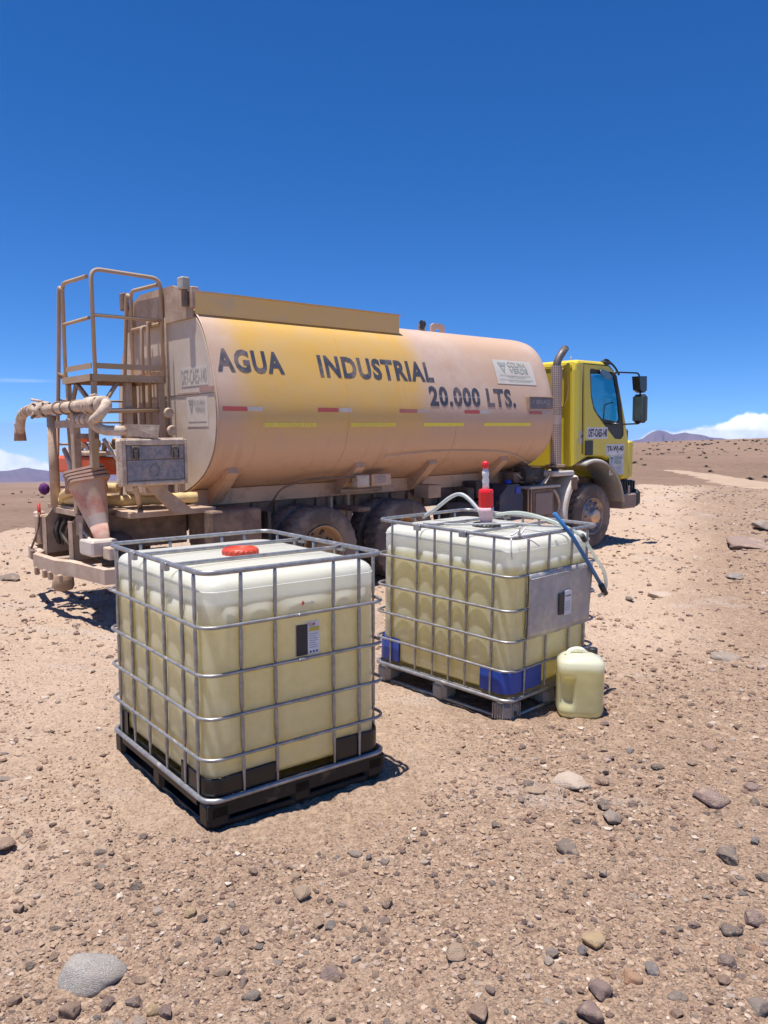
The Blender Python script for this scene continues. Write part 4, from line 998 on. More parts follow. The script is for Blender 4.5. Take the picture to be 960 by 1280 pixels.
for x in (0, -5.56, -4.19):
    MB().tube([(x, -.85, .52), (x, -.3, .5), (x, .3, .5), (x, .85, .52)], [.07, .08, .08, .07], 12).build('axle', dusty_dark, truck)
for x in (-5.56, -4.19): MB().lathe([(.06, -.22), (.2, -.15), (.24, 0), (.2, .15), (.06, .22)], n=16, axis='X', c=(x, 0, .52)).build('differential', dusty_dark, truck)
# rear bogie bracket and springs, near side and far side
for s in (-1, 1):
    b = MB().prism([(-5.12, .95), (-4.62, .95), (-4.76, .52), (-4.98, .52)], lambda p: (p[0], s*.50, p[1]), lambda p: (p[0], s*.62, p[1])).build('bogie_bracket', dusty, truck)
    for x in (-5.02, -4.74): MB().box((x-.02, s*.60, .55), (x+.02, s*.66, 1.12), .005).build('bracket_web', dusty, b)
    MB().tube(smooth_path([(-5.5, s*.56, .66), (-4.87, s*.56, .50), (-4.25, s*.56, .66)], 8), .05, 6, flat=1.1).build('leaf_spring', dusty_dark, truck)
# mud guards between and over the rear wheels (thin flat rubber)
MB().box((-4.98, -1.15, .95), (-4.78, -.6, 1.0), .006).build('mud_guard', dusty_dark, truck)
MB().prism([(-6.32, .35), (-6.28, .35), (-6.28, 1.05), (-6.32, 1.05)], lambda p: (p[0], -1.15, p[1]), lambda p: (p[0], -.6, p[1])).build('mud_flap', black_m, truck)
# bits hanging under the barrel
f = MB().box((-4.90, -1.05, 1.245), (-4.70, -.92, 1.40), .01).build('side_lamp_box', pipe_m, truck)
MB().box((-4.87, -1.055, 1.27), (-4.73, -1.05, 1.37)).build('lamp_face', mat('lamp_face', (.6, .5, .42), .4), f)
f = MB().box((-4.62, -.99, 1.25), (-4.28, -.93, 1.40), .006).build('info_plate', tank_m, truck)
MB().box((-4.56, -.995, 1.27), (-4.36, -.99, 1.385)).build('plate_sheet', mat('info_sheet', (.5, .40, .33), .6), f)
for k in range(5): MB().box((-4.54, -.998, 1.285+k*.02), (-4.38, -.9955, 1.291+k*.02)).build('print_line', mat('info_line', (.35, .15, .11), .6), f)
MB().tube(bend([(-5.95, -.62, 1.05), (-5.9, -.8, 1.28), (-5.6, -.95, 1.38), (-4.9, -1.0, 1.38)], .1), .012, 6).build('air_line', dusty_dark, truck)
MB().tube([(-5.0, -.8, 1.19), (-4.3, -.8, 1.19)], .03, 8).build('cross_tube', dusty, truck)
MB().tube(smooth_path([(-4.5, -1.12, 1.62), (-3.7, -1.14, 1.67), (-2.8, -1.13, 1.66), (-2.0, -1.10, 1.60), (-1.35, -.95, 1.42)], 6), .006, 6).build('thin_wire', mat('wire_pale', (.6, .48, .38), .6), truck)
# pale spares between the axles and the cab
MB().box((-3.55, -.95, 1.02), (-3.3, -.65, 1.20), .01).build('bracket_box', dusty, truck)
MB().tube([(-3.2, -.85, .75), (-2.3, -.85, .75)], .17, 18).build('air_tank', black_m, truck)
tb = MB().tube([(-2.15, -.98, .58), (-1.75, -.98, .60), (-1.72, -.98, .95), (-2.1, -.98, 1.0)], .0, 4)
bt = MB().prism([(-2.25, .60), (-1.72, .60), (-1.70, .96), (-1.80, 1.14), (-2.05, 1.14), (-2.25, .98)], lambda p: (p[0], -1.12, p[1]), lambda p: (p[0], -.62, p[1])).build('fluid_tank', tarp_blue, truck)
MB().lathe([(.05, 0), (.055, .02), (.045, .06)], n=16, c=(-1.86, -.95, 1.14)).build('tank_cap', mat('cap_blue', (.01, .05, .45), .4), bt)
MB().box((-1.88, -1.13, 1.0), (-1.78, -1.121, 1.1)).build('tank_badge', MATS['cap_blue'], bt)
# battery / step box
bb = MB().box((-1.52, -1.16, .58), (-.98, -.62, 1.04), .015).build('battery_box', dusty_dark, truck)
MB().box((-1.46, -1.175, .64), (-1.04, -1.161, .98), .01).build('box_cover', mat('box_cover', (.27, .2, .18), .6, .2, col2=(.22, .16, .14), dust=.3, dustcol=(.3, .22, .18)), bb)
MB().box((-1.62, -1.19, 1.05), (-.85, -.6, 1.09), .008).build('step_plate', fender_m, bb)
for x in (-1.62, -1.55): MB().tube([(x, -1.15, .6), (x, -1.15, 1.08)], .016, 6).build('step_post', dusty, bb)
MB().tube(smooth_path([(-.96, -1.12, 1.02), (-.9, -1.16, .9), (-.82, -1.14, .75), (-.84, -1.1, .62)], 6), .022, 8).build('coolant_hose', pipe_m, truck)
# jumble of plumbing behind the cab
random.seed(9)
for k in range(14):
    x = random.uniform(-2.2, -.75); z = random.uniform(1.02, 1.42); y = random.uniform(-1.02, -.6)
    q = [(x, y, z), (x+random.uniform(-.2, .2), y-random.uniform(0, .1), z+random.uniform(-.1, .14)), (x+random.uniform(-.4, .4), y-random.uniform(-.05, .08), z-random.uniform(-.1, .2))]
    MB().tube(smooth_path(q, 5), random.choice((.012, .018, .03)), 6).build('hose_run', random.choice((black_m, dusty_dark, dusty)), truck)
for a, b in (((-2.5, -.9, .95), (-2.3, -.6, 1.2)), ((-1.3, -1.0, 1.12), (-1.0, -.7, 1.35)), ((-2.75, -.95, .9), (-2.6, -.7, 1.12)), ((-1.7, -.95, 1.14), (-1.5, -.7, 1.3))):
    MB().box(a, b, .02).build('valve_box', random.choice((dusty_dark, black_m)), truck)
MB().lathe([(.13, -.1), (.16, -.08), (.16, .08), (.13, .1)], n=20, axis='X', c=(-1.45, -.92, 1.25)).build('air_filter', black_m, truck)
MB().box((-1.2, -1.02, 1.12), (-.95, -.80, 1.16), .006, Matrix.Translation((-1.07, -.9, 1.2)) @ Matrix.Rotation(R_(-35), 4, 'Y') @ Matrix.Translation((1.07, .9, -1.2))).build('pale_bracket', fender_m, truck)

# exhaust stack
def exhaust():
    x, y = -.78, -1.02
    s = MB().tube(bend([(x, y, 1.30), (x, y, 3.02), (x+.20, y-.02, 3.24)], .16, 7), .062, 16).build('exhaust_pipe', mat('exhaust_grey', (.15, .125, .12), .5, .4, col2=(.10, .085, .08), dust=.25, dustcol=(.34, .26, .22)), truck)
    MB().lathe([(.056, -.004), (.056, .004)], n=16).build('pipe_mouth', blackpl, s).matrix_local = Matrix.Translation((x+.205, y-.021, 3.245)) @ Matrix.Rotation(R_(42), 4, 'Y')
    # perforated heat shield: a half-round sheet made of rows of bars, with real holes
    sh = []; V = []; F = []; na = 13; nz = 46; z0, z1 = 1.38, 2.96; r = .095
    idx = {}
    for i in range(nz*2+1):
        for k in range(na*2+1):
            a = R_(150+240*k/(na*2)); V.append((x+r*math.cos(a), y+r*math.sin(a), z0+(z1-z0)*i/(nz*2)))
    W = na*2+1
    for i in range(nz*2):
        for k in range(na*2):
            if i % 2 == 1 and k % 2 == 1 and not (38 < i < 46): continue
            F.append((i*W+k, i*W+k+1, (i+1)*W+k+1, (i+1)*W+k))
    MB().add(V, F, False).build('heat_shield', mat('shield_pale', (.50, .40, .36), .6, .2, col2=(.42, .33, .29), dust=.25, dustcol=(.5, .38, .32)), s)
    MB().box((x-.13, y-.11, 1.36), (x+.12, y+.1, 1.40), .006).build('shield_foot', dusty, s)
exhaust()

# cab
CABP = [(-.52, 1.36), (-.53, 2.90), (-.50, 3.02), (-.42, 3.06), (.30, 3.06), (.50, 3.01), (.66, 2.90), (.80, 2.62), (.98, 2.08), (1.08, 1.78), (1.12, 1.50), (1.14, 1.09), (.88, 1.08), (.80, 1.22), (.55, 1.40), (.30, 1.48), (-.1, 1.50), (-.35, 1.42)]
WIN = [(-.14, 2.90), (-.11, 2.935), (.60, 2.885), (.66, 2.84), (.80, 2.40), (.875, 2.04), (.89, 1.84), (.80, 1.78), (.62, 1.79), (.30, 2.02), (.10, 2.17), (-.02, 2.28), (-.10, 2.48)]
GLS = [(-.10, 2.87), (.57, 2.83), (.69, 2.50), (.77, 2.12), (.72, 2.07), (.24, 2.13), (.10, 2.22), (.01, 2.32), (-.06, 2.50)]
def plate_with_hole(outer, hole, y0, y1):
    bm = bmesh.new(); es = []
    for poly in ([outer]+([hole] if hole else [])):
        vs = [bm.verts.new((p[0], y0, p[1])) for p in poly]
        es += [bm.edges.new((vs[i], vs[(i+1) % len(vs)])) for i in range(len(vs))]
    bmesh.ops.triangle_fill(bm, edges=es, use_beauty=True)
    if hole:
        # drop triangles that fell inside the hole
        def inside(p, poly):
            c = False; j = len(poly)-1
            for i in range(len(poly)):
                if (poly[i][1] > p[1]) != (poly[j][1] > p[1]) and p[0] < (poly[j][0]-poly[i][0])*(p[1]-poly[i][1])/(poly[j][1]-poly[i][1])+poly[i][0]: c = not c
                j = i
            return c
        kill = [f for f in bm.faces if inside((f.calc_center_median().x, f.calc_center_median().z), hole)]
        bmesh.ops.delete(bm, geom=kill, context='FACES_ONLY')
    r = bmesh.ops.extrude_face_region(bm, geom=bm.faces[:])
    for v in r['geom']:
        if isinstance(v, bmesh.types.BMVert): v.co.y = y1
    bmesh.ops.recalc_face_normals(bm, faces=bm.faces)
    mb = MB(); bm.verts.index_update(); mb.add([v.co[:] for v in bm.verts], [[v.index for v in f.verts] for f in bm.faces]); bm.free(); return mb
def cab():
    yo = 1.19
    body = MB()
    # skin across the cab, with rounded shoulders
    sec = [(-yo, .05), (-yo+.012, .022), (-yo+.05, 0), (yo-.05, 0), (yo-.012, .022), (yo, .05)]
    cx = sum(p[0] for p in CABP)/len(CABP); cz = sum(p[1] for p in CABP)/len(CABP); n = len(CABP)
    from mathutils.geometry import intersect_line_line_2d
    def inset(d):
        out = []
        for i in range(n):
            a, p, c = Vector(CABP[i-1]), Vector(CABP[i]), Vector(CABP[(i+1) % n])
            n1 = Vector(((p-a).y, -(p-a).x)).normalized(); n2 = Vector(((c-p).y, -(c-p).x)).normalized(); q = (n1+n2); q = q/max(.3, q.dot(n1)) if q.length > 1e-5 else n1
            out.append(p+q*d)
        return out
    vs = []
    for y, d in sec: vs += [(q[0], y, q[1]) for q in inset(d)]
    fs = []
    for s_ in range(len(sec)-1):
        for i in range(n):
            if s_ == 2 and i in (6, 7): continue          # windscreen opening
            fs.append((s_*n+i, s_*n+(i+1) % n, (s_+1)*n+(i+1) % n, (s_+1)*n+i))
    body.add(vs, fs, False)
    cb = body.build('cab_shell', yellow, truck)
    ins = inset(.05)
    for s in (-1, 1):
        plate_with_hole([tuple(p) for p in ins], WIN, s*yo, s*(yo-.03)).build('side_panel', yellow, cb)
    ws = MB().prism([(0, 0), (1, 0), (1, 1), (0, 1)], lambda p: (.665+(.98-.665)*(1-p[1]), -yo+.06+p[0]*(2*yo-.12), 2.88+(2.08-2.88)*(1-p[1])), lambda p: (.650+(.98-.665)*(1-p[1]), -yo+.06+p[0]*(2*yo-.12), 2.87+(2.08-2.88)*(1-p[1]))).build('windscreen', glass, cb)
    for s in (-1, 1):
        door = plate_with_hole([(-.27, 1.55), (-.27, 2.2), (-.29, 2.99), (.40, 2.985), (.62, 2.86), (.93, 2.06), (1.03, 1.6), (1.06, 1.14), (.90, 1.14), (.80, 1.26), (.55, 1.44), (.30, 1.52), (-.1, 1.545)], WIN, s*(yo+.001), s*(yo+.016)).build('door', yellow, truck)
        fr = plate_with_hole(WIN, GLS, s*(yo+.004), s*(yo-.02)).build('window_frame', blackpl, door)
        MB().prism([(p[0], p[1]) for p in GLS], lambda p: (p[0], s*(yo-.012), p[1]), lambda p: (p[0], s*(yo-.008), p[1])).build('window_glass', glass, door)
        h = MB().box((-.245, s*(yo+.017), 1.53), (-.035, s*(yo+.035), 1.77), .02).build('door_handle', blackpl, door)
        # shut line: dark rubber seal around the door
        for a, b in (((-.30, 1.56), (-.31, 3.0)), ((-.31, 3.005), (.41, 3.0)), ((.41, 3.0), (.64, 2.87))):
            MB().tube([(a[0], s*(yo+.002), a[1]), (b[0], s*(yo+.002), b[1])], .009, 6).build('door_seal', blackpl, door)
        MB().box((-.475, s*(yo+.0), 1.82), (-.405, s*(yo+.004), 2.9)).build('yellow_reflector', tape_y, cb)
    # rear wall relief: pressed ovals
    for y in (-.95, -.5, 0, .5, .95):
        MB().tube([(-.535, y+.12*math.cos(a*math.pi/12), 2.62+.3*math.sin(a*math.pi/12)) for a in range(24)], .018, 6, closed=True).build('pressed_oval', yellow_dusty, cb)
    MB().box((-.54, -1.14, 2.93), (-.525, 1.14, 2.98), .005).build('rear_ridge', yellow, cb)
    # roof aerial and corner trim
    MB().tube([(.05, -.7, 3.06), (.05, -.7, 3.17)], .008, 6).build('aerial', dusty, cb)
    MB().box((.0, -.76, 3.055), (.12, -.64, 3.085), .01).build('aerial_base', dusty, cb)
    MB().tube(bend([(.30, -1.12, 3.055), (.42, -1.14, 3.12), (.62, -1.19, 2.98), (.70, -1.21, 2.86)], .08), .018, 8).build('grab_bar', blackpl, cb)
    MB().box((.28, -1.2, 3.02), (.5, -1.12, 3.075), .015).build('grab_bar_foot', blackpl, cb)
    # interior: dark seats, dash, wheel
    MB().box((-.40, -1.05, 1.55), (.0, 1.05, 1.75), .03).build('bench', blackpl, cb)
    for y in (-.6, .6): MB().box((-.42, y-.25, 1.75), (-.28, y+.25, 2.12), .04).build('seat_back', blackpl, cb)
    MB().box((.62, -1.1, 1.6), (.98, 1.1, 2.0), .04).build('dashboard', blackpl, cb)
    MB().box((-.5, -1.15, 1.5), (1.0, 1.15, 1.54)).build('cab_floor', blackpl, cb)
    MB().tube([(.42+.1*math.cos(a*math.pi/10), .6+.22*math.sin(a*math.pi/10), 2.02-.18*math.cos(a*math.pi/10)) for a in range(20)], .014, 6, closed=True).build('steering_wheel', blackpl, cb)
    MB().tube(bend([(.40, -1.12, 2.06), (.42, -1.12, 2.36), (.66, -1.12, 2.40)], .04), .010, 6).build('inner_grab_rail', blackpl, cb)
    # small round mirror in the top of the side window
    MB().lathe([(.16, -.01), (.165, .0), (.14, .02), (.02, .03)], n=24, axis='Y').build('kerb_mirror', mat('mirror_dark_glass', (.16, .2, .22), .15, .6), cb).matrix_local = Matrix.Translation((.26, -1.25, 2.84)) @ Matrix.Rotation(R_(18), 4, 'Y') @ Matrix.Diagonal((1.15, 1, .38, 1))
    # stickers
    fq = lambda x, z: (x, -(yo+.0175), z)
    def stk(name, x0, x1, z0, z1, m): return MB().box((x0, -(yo+.0165), z0), (x1, -(yo+.018), z1)).build(name, m, cb)
    a = stk('number_sticker', -.20, .40, 1.795, 1.985, print_white)
    place_text('number_text', 'DET-CAES-140', lambda u, v: (-.15+u, -(yo+.0195), 1.825+v), .53, .135, print_dark, a, .035)
    a = MB().box((-.40, -(yo+.001), 1.72), (-.21, -(yo+.003), 1.93)).build('info_sticker', mat('info_sticker', (.55, .50, .44), .6, col2=(.45, .38, .3), scale=15), cb)
    MB().box((-.33, -(yo+.005), 1.82), (-.28, -(yo+.0031), 1.86)).build('sticker_mark', print_dark, a)
    a = stk('number_sticker', .36, .91, 1.52, 1.70, print_white)
    place_text('number_text', 'TR-WJ-40', lambda u, v: (.385+u, -(yo+.0195), 1.55+v), .50, .12, print_dark, a, .035)
    a = stk('logo_sticker', .46, .89, 1.175, 1.515, mat('sticker_grey', (.62, .6, .6), .6))
    tri(a, lambda u, v: (.53+u*.4, -(yo+.0195), 1.43+v*.4), logo_b)
    place_text('logo_text', 'COLINA', lambda u, v: (.59+u, -(yo+.0195), 1.435+v), .26, .055, logo_b, a, .02)
    place_text('logo_text', 'VERDE', lambda u, v: (.60+u, -(yo+.0195), 1.365+v), .22, .055, logo_b, a, .02)
    for z in (1.30, 1.27, 1.22): MB().box((.5, -(yo+.0192), z), (.84, -(yo+.0182), z+.006)).build('fine_print', logo_b, a)
    # front edge: lamps step and corner
    MB().box((1.04, -1.21, 1.12), (1.20, -1.10, 1.75), .03).build('corner_deflector', yellow, cb)
    st = MB().box((.82, -1.16, .80), (1.34, -.70, 1.06), .03).build('front_step', blackpl, truck)
    for k in range(6): MB().box((.9+k*.075, -1.19, .90), (.93+k*.075, -1.161, 1.05), .006).build('step_tooth', blackpl, st)
    bp = MB().box((.86, -1.24, .58), (1.30, -.9, .84), .03).build('bumper_end', mat('bumper_brown', (.27, .19, .16), .7, col2=(.22, .16, .13), dust=.4, dustcol=(.33, .24, .19)), truck)
    MB().box((1.24, -1.25, .60), (1.44, 1.25, .90), .06).build('front_bumper', blackpl, truck)
    MB().box((1.14, -1.1, .92), (1.22, 1.1, 1.95), .03).build('front_grille', blackpl, truck)
    MB().box((1.05, -1.22, .78), (1.10, -1.20, .98), .005).build('side_marker', fender_m, truck)
    # wheel arch in two pieces
    def arch(name, R0, a0, a1, y0, y1, th, m, dz=0, n=16, sx=1):
        V = []
        for i in range(n+1):
            a = R_(a0+(a1-a0)*i/n)
            for y, r in ((y0, R0-th), (y0, R0+.0), (y0+.04, R0+.02), (y1, R0+.02), (y1, R0-th+.01), (y0+.03, R0-th+.01)):
                V.append((r*math.cos(a)*sx, y, .53+dz+r*math.sin(a)))
        F = [(i*6+k, i*6+(k+1) % 6, (i+1)*6+(k+1) % 6, (i+1)*6+k) for i in range(n) for k in range(6)]+[tuple(range(6)), tuple(n*6+k for k in range(6))]
        return MB().add(V, F, True).build(name, m, truck)
    arch('front_wheel_arch', .86, 8, 112, -1.27, -.75, .035, fender_m, .06)
    arch('rear_fender', .80, 128, 186, -1.25, -.72, .07, mat('fender_white', (.62, .58, .53), .55, col2=(.48, .42, .37), dust=.3, dustcol=(.5, .4, .33)), .05, sx=1.02)
    MB().box((-1.05, -1.2, 1.22), (-.50, -.75, 1.30), .02).build('fender_top', MATS['fender_white'], truck)
    MB().box((-.66, -1.262, 1.0), (-.50, -1.235, 1.2), .015).build('mud_patch', mat('mud_brown', (.24, .15, .11), .9, bump=.5), truck)
    arch('front_wheel_arch', .86, 8, 112, 1.27, .75, .035, fender_m, .06)
    # mirrors
    m1 = MB().tube(bend([(.38, -1.20, 2.885), (.50, -1.35, 2.885), (.90, -1.45, 2.885), (.95, -1.46, 2.80)], .06), .014, 8).build('mirror_arm', mirror_m, truck)
    MB().tube(bend([(.95, -1.46, 2.8), (.97, -1.46, 2.04), (.55, -1.42, 2.03), (.35, -1.21, 2.05)], .06), .014, 8).build('mirror_arm_lower', mirror_m, m1)
    mh = MB().prism([(.79, 2.825), (1.02, 2.835), (1.03, 2.60), (.95, 2.555), (.83, 2.60)], lambda p: (p[0], -1.40, p[1]), lambda p: (p[0]+.02, -1.53, p[1])).build('wide_mirror', mirror_m, m1)
    mm_ = MB().box((.85, -1.60, 2.05), (1.01, -1.36, 2.53), .05).build('main_mirror', mirror_m, m1)
    MB().box((.846, -1.57, 2.09), (.849, -1.39, 2.49)).build('mirror_glass', mat('mirror_glass', (.5, .52, .55), .08, .9), m1)
cab()

# rear platform, rails, ladder
def platform():
    Xa, Xb, Ya, Yb, Z = -7.92, -7.04, -.185, .645, 2.60
    pf = MB().box((Xa, Ya, Z-.075), (Xb, Ya+.02, Z)).box((Xa, Yb-.02, Z-.075), (Xb, Yb, Z)).box((Xa, Ya, Z-.075), (Xa+.02, Yb, Z-.001)).box((Xb-.02, Ya, Z-.075), (Xb, Yb, Z-.001)).box((Xa+.01, Ya+.01, Z-.018), (Xb-.01, Yb-.01, Z-.004)).build('platform', rail_m, truck)
    for k in range(4): MB().tube([(Xa+.4+k*.1, Ya-.003, Z-.06), (Xa+.46+k*.1, Ya-.003, Z-.06)], .006, 6).build('grip_slot', pipe_m, pf)
    r = .022
    # near side hoop, rear hoop, far side hoop
    for nm, pts, mid, toe in (('side_rail', [(Xa+.06, Ya+.01, Z), (Xa+.06, Ya+.01, 3.72), (Xb-.02, Ya+.01, 3.70), (Xb-.02, Ya+.01, Z)], ((Xa+.06, Ya+.01, 3.23), (Xb-.02, Ya+.01, 3.23)), ((Xa+.06, Ya, 2.66), (Xb-.02, Ya+.008, 2.72))),
                              ):
        h = MB().tube(bend(pts, .11, 6), r, 10).build(nm, rail_m, truck)
        MB().tube([mid[0], mid[1]], r*.9, 8).build('mid_rail', rail_m, h)
        MB().box(toe[0], toe[1]).build('toe_board', rail_m, h)
    for x in (Xa+.03, Xb-.03):
        h = MB().tube(bend([(x, Ya+.06, 3.64), (x, Yb-.06, 3.66), (x, Yb-.03, Z)], .1, 6), r, 10).build('end_rail', rail_m, truck)
        MB().tube([(x, Ya+.04, 3.20), (x, Yb-.05, 3.20)], r*.9, 8).build('mid_rail', rail_m, h)
        MB().box((x-.004, Ya+.03, 2.66), (x+.004, Yb-.03, 2.72)).build('toe_board', rail_m, h)
    # ladder up the far side, stiles hooked at the top
    lad = None; st = []
    for x in (Xa+.02, Xb-.05):
        p = bend([(x, .56, 3.58), (x, .66, 3.64), (x, .80, 2.70), (x, 1.02, 1.45), (x, 1.10, .95)], .08, 4)
        s_ = MB().tube(p, .023, 8)
        if lad is None: lad = s_.build('ladder', rail_m, truck)
        else: s_.build('ladder_stile', rail_m, lad)
    for k in range(7):
        z = 1.05+k*.26; y = 1.08-(z-1.05)*.175; MB().tube([(Xa+.02, y, z), (Xb-.05, y, z)], .014, 8).build('rung', rail_m, lad)
    for z, y in ((2.66, .80), (2.62, .72)): MB().tube([(Xa+.02, .80, 2.66), (Xa+.05, .64, 2.60)], .022, 8).build('stile_bracket', rail_m, lad)
    # legs and braces under the platform
    for x, y in ((Xa+.05, Ya+.04), (Xa+.05, Yb-.05), (Xb-.05, Ya+.04), (Xb-.05, Yb-.05)):
        w = .045 if x < -7.5 else .06
        MB().box((x-w*.6, y-w*.6, 1.15), (x+w*.6, y+w*.6, Z-.075), .006).build('platform_leg', dusty, truck)
    for a, b in (((Xa+.05, Ya+.06, 2.25), (Xa+.05, Yb-.3, 2.52)), ((Xa+.05, Yb-.07, 2.2), (Xa+.05, Yb-.3, 2.52)), ((Xa+.1, Ya+.04, 2.2), (Xa+.32, Ya+.04, 2.52))):
        MB().tube([a, b], .028, 4).build('brace', dusty, truck)
    MB().tube([(Xa+.05, Ya+.04, 2.20), (Xb, Ya+.04, 2.22)], .03, 8).build('side_tie', rail_m, truck)
    # suction column at the back of the tank, and thin level tube
    MB().tube([(-7.08, -.32, 1.2), (-7.08, -.30, 3.25)], .012, 6).build('level_tube', dusty_dark, truck)
    MB().tube(bend([(-7.04, .05, 3.2), (-7.12, .05, 3.26), (-7.14, .05, 1.3)], .05), .022, 8).build('down_tube', rail_m, truck)
    MB().tube(bend([(-7.04, .22, 3.2), (-7.12, .22, 3.2), (-7.14, .22, 1.3)], .05), .02, 8).build('down_tube', dusty, truck)
    MB().box((-7.5, -.12, 1.15), (-7.42, -.04, 2.525), .006).build('column', dusty, truck)
    for z in (2.18, 1.98): MB().lathe([(.05, 0), (.06, .04), (.035, .08)], axis='Y', n=12, c=(-7.12, -.42 if z > 2.1 else -.48, z)).build('pipe_stub', pipe_m, truck)
platform()
def manifold():
    X, Z = -8.14, 2.235
    p = MB().tube([(X, .62, Z-.01), (X, -.70, Z+.01)], .062, 16).build('spray_pipe', pipe_m, truck)
    for y in (.2, -.02, -.3): MB().tube([(X+.068*math.cos(a*math.pi/8), y+.02*math.sin(a*math.pi/8), Z+.068*math.sin(a*math.pi/8)) for a in range(16)], .01, 5, closed=True).build('pipe_clamp', dusty_dark, p)
    # left valve and elbow with mouth
    v = MB().lathe([(.05, .60), (.085, .61), (.085, .66), (.06, .68), (.075, .76), (.06, .84), (.085, .86), (.085, .91), (.05, .92)], axis='Y', n=16, c=(X, 0, Z-.01)).build('valve_body', pipe_m, p)
    MB().tube([(X-.02, .64, Z+.09), (X-.05, .9, Z+.12)], .016, 6).build('valve_lever', pipe_m, v)
    MB().tube([(X-.08, .7, Z-.05), (X-.10, .76, Z-.09), (X-.05, .85, Z-.03)], .02, 6).build('valve_lug', dusty_dark, v)
    MB().tube(bend([(X, .92, Z-.01), (X, 1.25, Z+.005), (X-.02, 1.42, Z-.07), (X-.02, 1.50, Z-.30)], .15, 6), [.05]*7+[.058]*9, 14).build('spray_elbow', pipe_m, p)
    MB().lathe([(.062, .0), (.062, .03)], n=14, c=(X-.02, 1.47, Z-.17)).build('elbow_collar', dusty, p)
    MB().tube([(X-.02, 1.475, Z-.17), (X-.02, 1.47, Z-.36)], [.058, .075], 12, flat=.6).build('spray_mouth', mat('rusty_mouth', (.30, .17, .11), .85, col2=(.42, .3, .22), scale=12, bump=.5), p)
    # right end: coupling, elbow swinging back, fan nozzle
    c = MB().lathe([(.06, -.90), (.085, -.885), (.085, -.84), (.065, -.82), (.085, -.78), (.085, -.70), (.06, -.69)], axis='Y', n=16, c=(X, 0, Z+.01)).build('coupling', pipe_m, p)
    MB().tube([(X, -.70, Z+.10), (X, -.86, Z+.11)], .014, 6).build('coupling_lever', pipe_m, c)
    MB().tube(bend([(X, -.86, Z+.01), (X+.03, -1.07, Z+.02), (X-.06, -1.09, Z-.10), (X-.10, -.96, Z-.17), (X-.02, -1.02, Z-.25), (X+.22, -1.15, Z-.26)], .09, 6), .05, 14).build('spray_elbow', pipe_m, p)
    nz = MB().add([(X+.16, -1.10, Z-.20), (X+.16, -1.20, Z-.19), (X+.18, -1.19, Z-.31), (X+.18, -1.10, Z-.32), (X+.44, -1.14, Z-.22), (X+.46, -1.30, Z-.20), (X+.44, -1.30, Z-.33), (X+.36, -1.12, Z-.37)], [(0, 1, 5, 4), (3, 2, 1, 0), (1, 2, 6, 5), (2, 3, 7, 6), (3, 0, 4, 7)]).build('fan_nozzle', pipe_m, p)
    for q in (-.69, -.90, .60, .92, -1.02):
        MB().lathe([(.05, -.018), (.092, -.016), (.092, .016), (.05, .018)], axis='Y', n=18, c=(X-.002, q, Z)).build('pipe_flange', pipe_m, p)
        if abs(q) < .95:
            for k in range(6):
                a = 2*math.pi*k/6; MB().lathe([(.012, -.035), (.012, .035)], axis='Y', n=6, c=(X+.076*math.cos(a), q, Z+.076*math.sin(a)), smooth=False).build('flange_bolt', dusty_dark, p)
    for yy, zz in ((1.05, Z-.003), (1.14, Z), (1.22, Z-.005), (1.30, Z-.02), (1.38, Z-.045)):
        MB().lathe([(.056, -.012), (.062, 0), (.056, .012)], axis='Y', n=14, c=(X-.01, yy, zz)).build('weld_ring', pipe_m, p)
    # posts carrying the pipe
    for y, z0, w, m in ((.475, 1.13, .055, dusty), (-.215, 1.1, .045, dusty), (-.70, 1.60, .032, rail_m)):
        if y > 0: MB().tube([(X+.02, y, z0), (X+.02, y, Z-.07)], w, 14).build('pipe_post', m, truck)
        else: MB().box((X-.02, y-w, z0), (X+.06, y+w, Z-.06), .006).build('pipe_post', m, truck)
    MB().tube([(X+.18, .30, 1.15), (X+.1, .18, 2.12)], .03, 4).build('diagonal_tube', dusty, truck)
    MB().tube([(X+.12, .40, 1.78), (X+.10, .20, 1.62), (X+.08, .1, 1.5)], .03, 8).build('branch_pipe', pipe_m, truck)
    MB().box((X-.01, -.74, 2.02), (X+.05, .3, 2.10), .005).build('cross_beam', dusty, truck)
    MB().tube([(X+.05, -.25, 2.10), (X+.05, -.70, 2.10)], .075, 14).build('water_motor', pipe_m, truck)
    for y in (-.32, -.45, -.6): MB().tube([(X+.05+.08*math.cos(a*math.pi/8), y, 2.10+.08*math.sin(a*math.pi/8)) for a in range(16)], .009, 5, closed=True).build('motor_band', rail_m, truck)
    MB().box((X+.02, -.74, 1.90), (X+.06, -.2, 1.955), .005).build('cross_beam', dusty_dark, truck)
    # engine pump behind the posts
    e = MB().box((-7.92, -.22, 1.50), (-7.6, 1.06, 1.695), .03).build('pump_engine', orange_m, truck, 'orange red engine housing')
    MB().box((-7.93, -.3, 1.71), (-7.6, .60, 1.76), .015).build('engine_shroud', pipe_m, e)
    random.seed(3)
    for k in range(12): 
        y = random.uniform(-.6, .5); MB().tube(smooth_path([(-7.8, y, 1.72+random.random()*.12), (-7.82, y-.1, 1.80+random.random()*.1), (-7.8, y-.2, 1.74+random.random()*.12)], 4), random.uniform(.014, .03), 6).build('engine_pipe', pipe_m if k % 3 else dusty_dark, e)
    MB().lathe([(.07, 0), (.08, .04), (.05, .09)], n=16, c=(-7.80, .30, 1.86)).build('fuel_cap', orange_m, e)
    MB().box((-7.7, -.9, 1.3), (-7.4, -.42, 1.75), .03).build('engine_block', pipe_m, e)
    MB().tube(bend([(-8.05, -.78, 1.9), (-7.9, -.95, 1.55), (-7.9, -1.0, 1.45)], .05), .02, 6).build('stay_rod', pipe_m, truck)
manifold()
